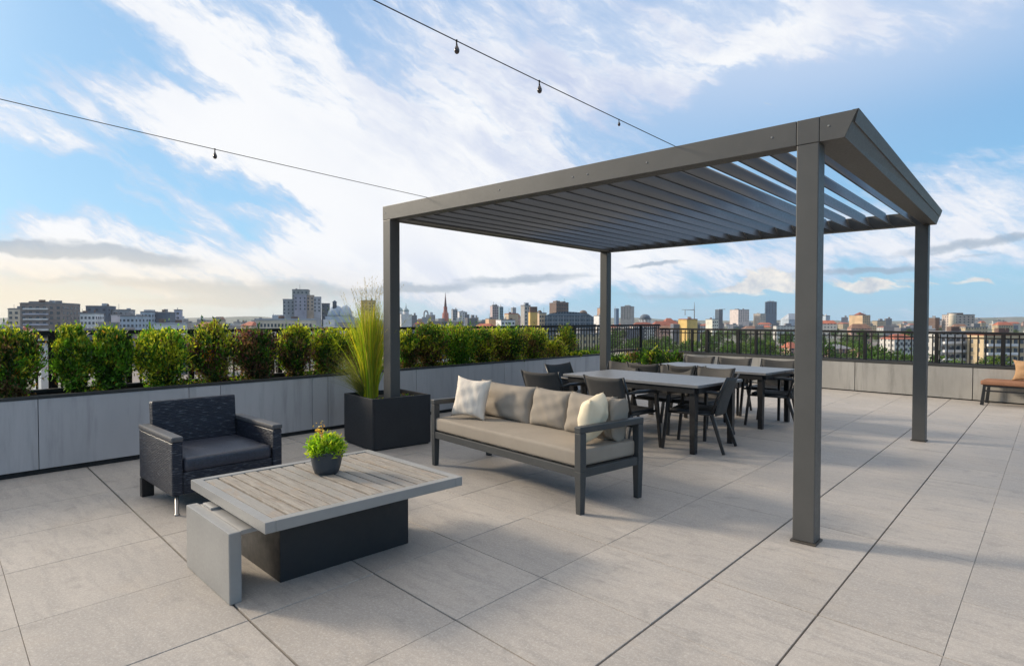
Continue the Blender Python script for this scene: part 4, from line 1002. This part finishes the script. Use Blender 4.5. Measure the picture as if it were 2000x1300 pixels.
add(r_, 'arch', GRY, lambda bm: tube(bm, [(4*k*math.cos(a), 0, max(0, zt-6+5.5*math.sin(a)) if 0 < a < math.pi else 0) for a in [math.pi*(1-q/12) for q in range(13)]], 1.0, 6))
add(r_, 'base', GRY, lambda bm: flatbox(bm, 14*k, 10, 0, zt-9))
block('tower_block', 957, 974, 598, 800, plain('pinkish_panel', (.42, .33, .33)), 'pinkish slab tower with white middle strip, taller of a touching pair', 'tower', ang=15, rows=6, cols=3, extras=[(0, .6, 1.2, BRN)])
block('tower_block', 973, 983, 600, 820, plain('teal_glass', (.13, .22, .27), rough=.4), 'thin teal glass tower stuck to the pinkish slab', 'tower', ang=15, rows=5, cols=2)
block('house', 948, 970, 623, 520, plain('apricot_render', (.62, .38, .22)), 'apricot house with a flat top over the hedge', ang=24); block('house', 968, 1006, 625, 500, WHT, 'white-grey house joined to the apricot one', ang=12, rows=2, cols=4)
block('house', 985, 1012, 613, 640, TANB, 'tan stepped house with red roof behind the white-grey one', ang=15, roof=ROOFS[0])
block('tower_block', 998, 1008, 602, 700, GRY, 'thin grey chimney like tower before the yellow house', 'tower', ang=20)
block('tower_block', 1017, 1036, 597, 560, plain('grey_beige_panel', (.36, .34, .33)), 'grey-beige tower with folded top left of the yellow house', 'tower', ang=30, rows=5, cols=2, extras=[(.1, .5, 2.0, DKB)])
block('house', 1032, 1051, 610, 520, OCH, 'bright yellow house under a dark roof structure', ang=10, ratio=.85, rows=0, roof=ROOFS[1], extras=[(0, .9, 4.2, BRN)])
block('house', 1050, 1067, 612, 500, plain('sand_render', (.52, .38, .26)), 'sand coloured house between the yellow one and the glass hall', ang=10, rows=3, cols=3, ratio=.85)
block('tower_block', 1074, 1109, 592, 640, BRN, 'dark brown block rising behind the curved glass hall', 'tower', ang=16, rows=3, cols=5, extras=[(-.2, .3, 1.6, None), (.28, .25, 1.0, None)])
D = 480; k = D/F; P_ = place(1112, D); r_ = empty('glass_hall', (P_.x, P_.y, GZ), YAW-.12, 'wide blue glass hall with arched roof behind the railing', 'building'); W_ = 92*k; zt = ztop(1112, 609, D)-GZ
def hall(bm):
    prof = [(-W_/2, 0), (-W_/2, zt-3.5)]+[(-W_/2+W_*q/10, zt-3.5+3.5*math.sin(math.pi*min(1, .15+.85*q/10)*.9)) for q in range(1, 10)]+[(W_/2, zt-4), (W_/2, 0)]
    a = [bm.verts.new((x, -11, z)) for x, z in prof]; b = [bm.verts.new((x, 11, z)) for x, z in prof]; n = len(prof)
    bm.faces.new(a); bm.faces.new(b[::-1])
    for q in range(n): bm.faces.new((a[q], b[q], b[(q+1) % n], a[(q+1) % n]))
add(r_, 'wall', GLASSB, hall)
for q in range(9): add(r_, 'mullion', GRY, lambda bm: flatbox(bm, .35, .3, 0, zt-3.2, -W_/2+W_*(q+.5)/9, -11.2))
for q in range(4): add(r_, 'floor_band', GRY, lambda bm: flatbox(bm, W_*.98, .25, zt-4.2-3.4*q, zt-3.9-3.4*q, 0, -11.15))
add(r_, 'dome', plain('dome_bronze', (.16, .12, .10)), lambda bm: dome(bm, 8*k, zt-1.5, 27*k, 0, .9), True)
block('tower_block', 1167, 1181, 602, 900, plain('brick_tan', (.40, .26, .19)), 'brick tan tower peeping out left of the far pergola post', 'tower', ang=20, rows=5, cols=2)
block('house', 1162, 1182, 617, 600, WHT, 'white low house below the brick tan tower', ang=10, rows=2, cols=3)
block('tower_block', 1200, 1208, 603, 1300, plain('deep_blue_glass', (.07, .13, .22), rough=.35), 'thin deep blue tower right of the far pergola post', 'tower', ang=15)
block('tower_block', 1211, 1240, 599, 1200, plain('warm_grey_panel', (.30, .28, .27)), 'broad grey tower with a pale vertical strip near the far pergola post', 'tower', ang=-24, rows=7, cols=4, extras=[(0, .4, 2.2, None)])
# rotunda with columns
D = 1000; k = D/F; P_ = place(1260, D); r_ = empty('rotunda', (P_.x, P_.y, GZ), YAW, 'columned rotunda with a blue-grey dome above the red roofs', 'building'); zt = ztop(1260, 613, D)-GZ
add(r_, 'base', WHT, lambda bm: tube(bm, [(0, 0, 0), (0, 0, zt-17)], 11.0, 20)); add(r_, 'dome', DKB, lambda bm: (tube(bm, [(0, 0, zt-8.5), (0, 0, zt-6.6)], 10.2, 20), dome(bm, 8.5, zt-6.59, 0, 0, .75)))
for q in range(10): add(r_, 'column', WHT, lambda bm: tube(bm, [(9*math.cos(q*.628), 9*math.sin(q*.628), zt-16.99), (9*math.cos(q*.628), 9*math.sin(q*.628), zt-8.51)], .9, 8))
# long red roofs
def gable(name, px0, px1, py, D, wm, rm, label, depth=12, rise=3.5, cat='house', ang=6, group=None, cols=0):
    pc_ = (px0+px1)/2; P_ = place(pc_, D); Wm = (px1-px0)*D/F*.94; root = empty(name, (P_.x, P_.y, GZ), YAW+R(ang), label, cat, group); H_ = ztop(pc_, py, D)-GZ
    rise = min(rise, H_*.45)
    add(root, 'wall', wm, lambda bm: flatbox(bm, Wm, depth, 0, H_-rise))
    def rf(bm):
        e = .4; a = [bm.verts.new(v) for v in ((-Wm/2-e, -depth/2-e, H_-rise+.01), (Wm/2+e, -depth/2-e, H_-rise+.01), (Wm/2+e, depth/2+e, H_-rise+.01), (-Wm/2-e, depth/2+e, H_-rise+.01))]
        hip = min(Wm*.28, depth*.4); t0, t1 = bm.verts.new((-Wm/2+hip, 0, H_)), bm.verts.new((Wm/2-hip, 0, H_))
        for f in ((a[0], a[1], t1, t0), (a[1], a[2], t1), (a[2], a[3], t0, t1), (a[3], a[0], t0), tuple(a[::-1])): bm.faces.new(f)
    add(root, 'roof', rm, rf)
    if cols: windows(root, Wm, depth, H_-rise, 2, cols, 1.3, 1.7, 'f', 3.4)
    return root, Wm, H_
for px0, px1, py, D, lb in [(1232, 1275, 629, 800, 'red hipped roof below the rotunda'), (1270, 1332, 627, 820, 'longest red roof on the skyline, between rotunda and crane'), (1296, 1316, 621, 900, 'small red roofed turret house poking over the longest red roof')]:
    gable('house', px0, px1, py, D, FAC[3], ROOFS[0], lb, 16, 6, cols=4 if px1-px0 < 50 else 8)
block('house', 1327, 1360, 624, 560, OCH, 'ochre yellow block below the construction crane', ang=22, ratio=.75, roof=ROOFS[0], rows=0)
D = 1000; k = D/F; P_ = place(1356, D); r_ = empty('construction_crane', (P_.x, P_.y, GZ), YAW, 'thin tower crane with a level jib over the ochre block', 'crane'); zt, zj = ztop(1356, 590, D)-GZ, ztop(1356, 605, D)-GZ
add(r_, 'mast', GRY, lambda bm: tube(bm, [(0, 0, 0), (0, 0, zj), (0, 0, zt)], [.9, .8, .3], 4)); add(r_, 'jib', GRY, lambda bm: (tube(bm, [(.4, 0, zj), (-25*k, 0, zj+.4)], [.7, .35], 4), tube(bm, [(-18*k, 0, zj), (-18*k, 0, zj-9)], .6, 4)))
block('house', 1380, 1401, 624, 620, plain('white_cream_render', (.70, .66, .55)), 'cream-white house right of the ochre block', ang=24, ratio=.7, rows=3, cols=3)
r_, w_, d_, H_ = block('tower_block', 1398, 1410, 605, 1300, plain('black_blue_glass', (.05, .075, .11), rough=.3), 'dark narrow tower with a roof beam sticking out', 'tower', ang=18)
add(r_, 'roof_beam', GRY, lambda bm: tube(bm, [(0, 0, H_+1.2), (16, 0, H_+1.6)], .6, 4))
block('tower_block', 1429, 1459, 605, 1250, plain('pink_white_panel', (.56, .48, .45)), 'pink-white slab tower with vertical stripes', 'tower', ang=14, ratio=.8, rows=7, cols=5)
block('tower_block', 1475, 1492, 613, 1250, plain('beige_panel', (.48, .42, .36)), 'beige low tower left of the dark blue skyscraper', 'tower', ang=14, rows=4, cols=3)
r_, w_, d_, H_ = block('skyscraper', 1491, 1519, 590, 1500, plain('skyscraper_glass', (.08, .12, .18), .15, .1, .3), 'dark blue glass skyscraper, tallest on the right skyline', 'skyscraper', ang=-20, rows=8, cols=4)
add(r_, 'crown', ROOFS[3], lambda bm: flatbox(bm, w_*.6, d_*.7, H_+.76, H_+2.6))
D = 900; gable('hall', 1530, 1562, 612, D, PALEB, ROOFS[3], 'slate grey hall with angled roof left of the thick front post', 20, 9, 'building', 10)
block('office_block', 1604, 1617, 617, 800, PALEB, 'pale blue block peeping out right of the thick front post', ang=12)
r_, w_, d_, H_ = block('tower_block', 1663, 1695, 616, 900, plain('orange_cream_panel', (.58, .40, .24)), 'orange-cream tower block with red hipped cap between the two right posts', 'tower', ang=24, rows=6, cols=4, ratio=.7)
add(r_, 'roof_cap', ROOFS[0], lambda bm: tube(bm, [(0, 0, H_+.76), (0, 0, H_+5)], [w_*.6, .4], 4))
r_, w_, d_, H_ = block('apartment_block', 1848, 1894, 615, 800, plain('beige_grey_panel', (.42, .36, .33)), 'grey-beige apartment complex with a rounded corner drum on the right skyline', ang=-14, ratio=.75, rows=5, cols=5, extras=[(-.15, .5, 2.0, BRN)])
add(r_, 'corner_drum', CRM, lambda bm: tube(bm, [(-w_*.5, -d_*.4, 0), (-w_*.5, -d_*.4, H_-1), (-w_*.5, -d_*.4, H_+1.5)], [4.5, 4.5, 4.0], 16))
block('house', 1816, 1829, 621, 820, BRN, 'brown tower house right of the outer pergola post', ang=12)
# terraced apartment house and pink houses seen through the railing
r_, w_, d_, H_ = block('terraced_house', 1812, 1905, 650, 250, FAC[0], 'white terraced apartment house seen through the far railing, left wing', ang=8, ratio=.94, rows=3, cols=8, srows=False)
for q in range(3): add(r_, 'balcony', WHT, lambda bm: box2(bm, (-w_*.46, -d_/2-1.4, H_-3.4*(q+1)-.9), (w_*.46, -d_/2-.04, H_-3.4*(q+1)+.1), .03))
r_, w_, d_, H_ = block('terraced_house', 1900, 1990, 654, 240, FAC[1], 'cream terraced apartment house seen through the far railing above the tan bench', ang=5, ratio=.94, rows=3, cols=7, srows=False, roof=ROOFS[0])
for q in range(3): add(r_, 'balcony', WHT, lambda bm: box2(bm, (-w_*.46, -d_/2-1.4, H_-3.4*(q+1)-.9), (w_*.3, -d_/2-.04, H_-3.4*(q+1)+.1), .03))
gable('house', 1600, 1655, 672, 300, FAC[3], ROOFS[2], 'pale pink house low behind the railing, right of the thick front post', 12, 2, cols=6)
gable('house', 1664, 1718, 676, 290, FAC[3], ROOFS[1], 'pink house with brown roof low behind the railing between the right posts', 12, 3, cols=6)
gable('house', 1730, 1782, 652, 360, FAC[0], ROOFS[0], 'white house with red roof behind the railing left of the outer pergola post', 12, 3, cols=5)
gable('house', 1532, 1556, 668, 320, FAC[3], ROOFS[0], 'pink gable house behind the railing left of the thick front post', 10, 3, cols=3)
# ordinary houses of the city, copies of a few kinds
kinds = {}
def filler(kind, w, d, h, wm, rm, gab):
    root = empty('city_house', (0, 0, 0))
    add(root, 'wall', wm, lambda bm: flatbox(bm, w, d, 0, h))
    def rf(bm):
        if gab:
            e = .4; a = [bm.verts.new(v) for v in ((-w/2-e, -d/2-e, h+.01), (w/2+e, -d/2-e, h+.01), (w/2+e, d/2+e, h+.01), (-w/2-e, d/2+e, h+.01))]
            t0, t1 = bm.verts.new((-w/2+d*.3, 0, h+3.2)), bm.verts.new((w/2-d*.3, 0, h+3.2))
            for f in ((a[0], a[1], t1, t0), (a[1], a[2], t1), (a[2], a[3], t0, t1), (a[3], a[0], t0), tuple(a[::-1])): bm.faces.new(f)
        else:
            flatbox(bm, w+.3, d+.3, h+.01, h+.7); flatbox(bm, w*.3, d*.35, h+.71, h+3, w*.15, 0)
    add(root, 'roof', rm, rf); return root
KIND = []
for wm, rm, gab, lb in [(0, 0, 1, 'white walled house with red tiled roof among the distant rooftops'), (1, 0, 1, 'cream walled house with red tiled roof among the distant rooftops'), (3, 1, 1, 'pinkish house with brown tiled roof among the distant rooftops'),
                        (0, 2, 0, 'white flat roofed block among the distant rooftops'), (2, 3, 0, 'grey flat roofed block among the distant rooftops'), (5, 2, 0, 'slate blue flat roofed block among the distant rooftops'), (1, 2, 0, 'cream flat roofed block among the distant rooftops')]:
    for v in range(2):
        KIND.append([filler(0, random.uniform(15, 26), random.uniform(11, 15), random.uniform(11, 16), FAC[wm], ROOFS[rm], gab), lb, gab, False])
rf_ = random.Random(21)
taken = []
for D, n in ((250, 7), (310, 10), (380, 12), (470, 16), (580, 20), (720, 26), (900, 32), (1150, 36), (1500, 38), (2000, 36), (2600, 26)):
    for i in range(n):
        px = -60+2120*(i+rf_.uniform(.1, .9))/n; D_ = D*rf_.uniform(.94, 1.06)
        right = px > 1180
        if D < 560 and px > 1130: continue
        opts = [k for k in KIND if (k[2] == 1) == (rf_.random() < (.7 if right else .32))]
        k = rf_.choice(opts); o = k[0] if not k[3] else copy_tree(k[0]); k[3] = True
        P_ = place(px, D_); h = 14
        pt = rf_.uniform(634, 650) if D < 500 else rf_.uniform(628, 641)
        top = min(ztop(px, pt, D_), 6)-GZ
        s = max(.55, min(1.5, top/16)) if D < 900 else max(.6, min(1.6, top/16))
        o.location = (P_.x, P_.y, GZ-.2); wx_ = rf_.uniform(.7, 1.1) if D < 950 else rf_.uniform(.9, 1.7)
        o.scale = (wx_*rf_.uniform(.8, 1.2), wx_*rf_.uniform(.8, 1.1), s); o.rotation_euler = (0, 0, YAW+R(rf_.uniform(-35, 35)))
        tag(o, k[1], 'house', 'distant city houses')
for D, n, a_, b_, p0_, p1_ in ((1000, 14, 345, 560, 614, 630), (760, 10, 640, 960, 618, 632), (1300, 20, 780, 1165, 611, 630), (1400, 24, 1200, 2000, 618, 634), (900, 12, 140, 360, 612, 628), (1900, 16, 1560, 2010, 618, 632)):
    for i in range(n):
        px = a_+(b_-a_)*(i+rf_.uniform(.1, .9))/n; D_ = D*rf_.uniform(.9, 1.1)
        k = rf_.choice([q for q in KIND if q[2] == 0 or rf_.random() < .35]); o = k[0] if not k[3] else copy_tree(k[0]); k[3] = True
        P_ = place(px, D_); top = ztop(px, rf_.uniform(p0_, p1_), D_)-GZ; wx_ = rf_.uniform(.5, 1.1)
        o.location = (P_.x, P_.y, GZ-.2); o.scale = (wx_*rf_.uniform(.8, 1.2), wx_, max(.6, min(2.4, top/16))); o.rotation_euler = (0, 0, YAW+R(rf_.uniform(-35, 35)))
        tag(o, k[1], 'house', 'distant city houses')
for k in KIND:
    if not k[3]:
        for ch in list(k[0].children): bpy.data.objects.remove(ch)
        bpy.data.objects.remove(k[0])

# trees beyond the railing
def tree_proto(seed, hh, rr, cols):
    rg = np.random.default_rng(seed); root = empty('tree', (0, 0, 0))
    cc = []
    while len(cc) < 46:
        q = rg.uniform(-1, 1, 3)
        if np.linalg.norm(q) < 1 and np.linalg.norm(q) > .4: cc.append(q*np.array([rr, rr, hh*.36])*(1-.12*abs(q[2]))+np.array([0, 0, hh*.62]))
    P, N, C = [], [], []
    for q in cc:
        k = 22; P.append(q+rg.normal(size=(k, 3))*rr*.17); N.append((q-np.array([0, 0, hh*.55]))/rr+rg.normal(size=(k, 3))*.6+[0, 0, .3])
        b = np.array(cols[rg.integers(len(cols))])*rg.uniform(.7, 1.3); C.append(b*rg.uniform(.7, 1.35, (k, 1)))
    leaves('crown', np.concatenate(P), np.concatenate(N), rg.uniform(.5, 1.1, 46*22)*1.0, .6, np.concatenate(C), LEAF, root)
    bm = BM(); tube(bm, [(0, 0, -.3), (.05, 0, hh*.3), (0, .1, hh*.75)], [.32, .24, .08], 8)
    for a in range(5): an = a*1.257; tube(bm, [(0, 0, hh*(.3+.05*a)), (math.cos(an)*rr*.6, math.sin(an)*rr*.6, hh*(.52+.06*a))], [.14, .04], 5)
    obj('trunk', bm, BARK, root); return root
G1, G2, G3, G4 = (.065, .13, .026), (.10, .18, .03), (.04, .08, .02), (.16, .22, .04)
TP = [tree_proto(s, h, r_, c_) for s, h, r_, c_ in ((1, 12, 4.6, (G1, G2, G3)), (2, 10, 4.2, (G2, G4, G1)), (3, 14, 4.0, (G3, G1)), (4, 8, 3.6, (G4, G2)))]
TL = ['mid green round tree in the park beyond the railing', 'fresh green round tree in the park beyond the railing', 'tall dark green tree in the park beyond the railing', 'small light green tree in the park beyond the railing']
used = [False]*4
for D, n, a, b in ((170, 16, 1150, 1780), (205, 22, 1020, 2050), (245, 30, 1020, 1800), (330, 30, 950, 1720), (400, 30, 900, 1700), (500, 26, 700, 1900), (640, 22, 300, 2000), (800, 18, 0, 2000)):
    for i in range(n):
        px = a+(b-a)*(i+rf_.uniform(.05, .95))/n; D_ = D*rf_.uniform(.93, 1.07)
        if D < 220 and rf_.random() < .35: continue
        q = rf_.choice((0, 0, 1, 2, 2, 3)); o = TP[q] if not used[q] else copy_tree(TP[q]); used[q] = True
        P_ = place(px, D_); s = rf_.uniform(.75, 1.2)
        o.location = (P_.x, P_.y, GZ-.1); o.scale = (s*rf_.uniform(.9, 1.2), s*rf_.uniform(.9, 1.2), s); o.rotation_euler = (0, 0, rf_.uniform(0, 6.28)); tag(o, TL[q], 'tree', 'park trees beyond the railing')

# ground of the city and the far ridge
m, t, b = new_mat('city_ground'); oc = t.node('ShaderNodeTexCoord').outputs['Object']
v1 = t.noise(oc, .006, 6, .65).outputs['Fac']; v2 = t.noise(oc, .05, 5, .7).outputs['Fac']
c = t.mix(t.maprange(v1, .42, .58, smooth=True), (.045, .075, .025), (.19, .17, .155)); c = t.mix(t.maprange(v2, .5, .7), c, (.24, .19, .17))
t.l.new(c, b.inputs['Base Color']); b.inputs['Roughness'].default_value = .95
bm = BM(); bmesh.ops.create_grid(bm, x_segments=8, y_segments=8, size=12000, matrix=Matrix.Translation((0, 0, GZ))); tag(obj('city_ground', bm, m), kind='structure')
m, t, b = new_mat('far_hills'); oc = t.node('ShaderNodeTexCoord').outputs['Object']
c = t.mix(t.maprange(t.noise(oc, .012, 6, .7).outputs['Fac'], .4, .62), (.04, .065, .03), (.20, .185, .17)); t.l.new(c, b.inputs['Base Color']); b.inputs['Roughness'].default_value = 1
bm = BM(); rows = []
for k, (D, f) in enumerate(((3300, 0), (3700, .65), (4100, 1), (4500, .8), (4900, 0))):
    row = []
    for i in range(91):
        px = -300+2600*i/90; q = place(px, D)
        hgt = 20+10*math.sin(px*.006+1)+7*math.sin(px*.017)+3*math.sin(px*.05+k)+22*math.exp(-((px-520)/170)**2)+14*math.exp(-((px-1950)/250)**2)
        row.append(bm.verts.new((q.x, q.y, GZ-1+max(0, hgt)*f)))
    rows.append(row)
for a, b_ in zip(rows, rows[1:]):
    for i in range(90): bm.faces.new((a[i], a[i+1], b_[i+1], b_[i])).smooth = True
tag(obj('hills', bm, m), kind='structure')
# the block the terrace crowns
bm = BM(); box2(bm, (-9.3, -14, GZ), (12, 16, -.801)); bd = obj('terrace_building', bm, FAC[2]); tag(bd, 'grey building carrying the roof terrace', 'building')

# air
hz = bpy.data.materials.new('haze'); hz.use_nodes = True; t = NT(hz.node_tree); t.n.clear()
pv = t.node('ShaderNodeVolumePrincipled', {'Color': (.86, .92, 1, 1), 'Density': .00006, 'Anisotropy': .2})
o_ = t.node('ShaderNodeOutputMaterial'); t.l.new(pv.outputs[0], o_.inputs['Volume'])
bm = BM(); box2(bm, (-5600, -1200, GZ-1), (4200, 6800, 95)); tag(obj('haze', bm, hz), kind='stuff')
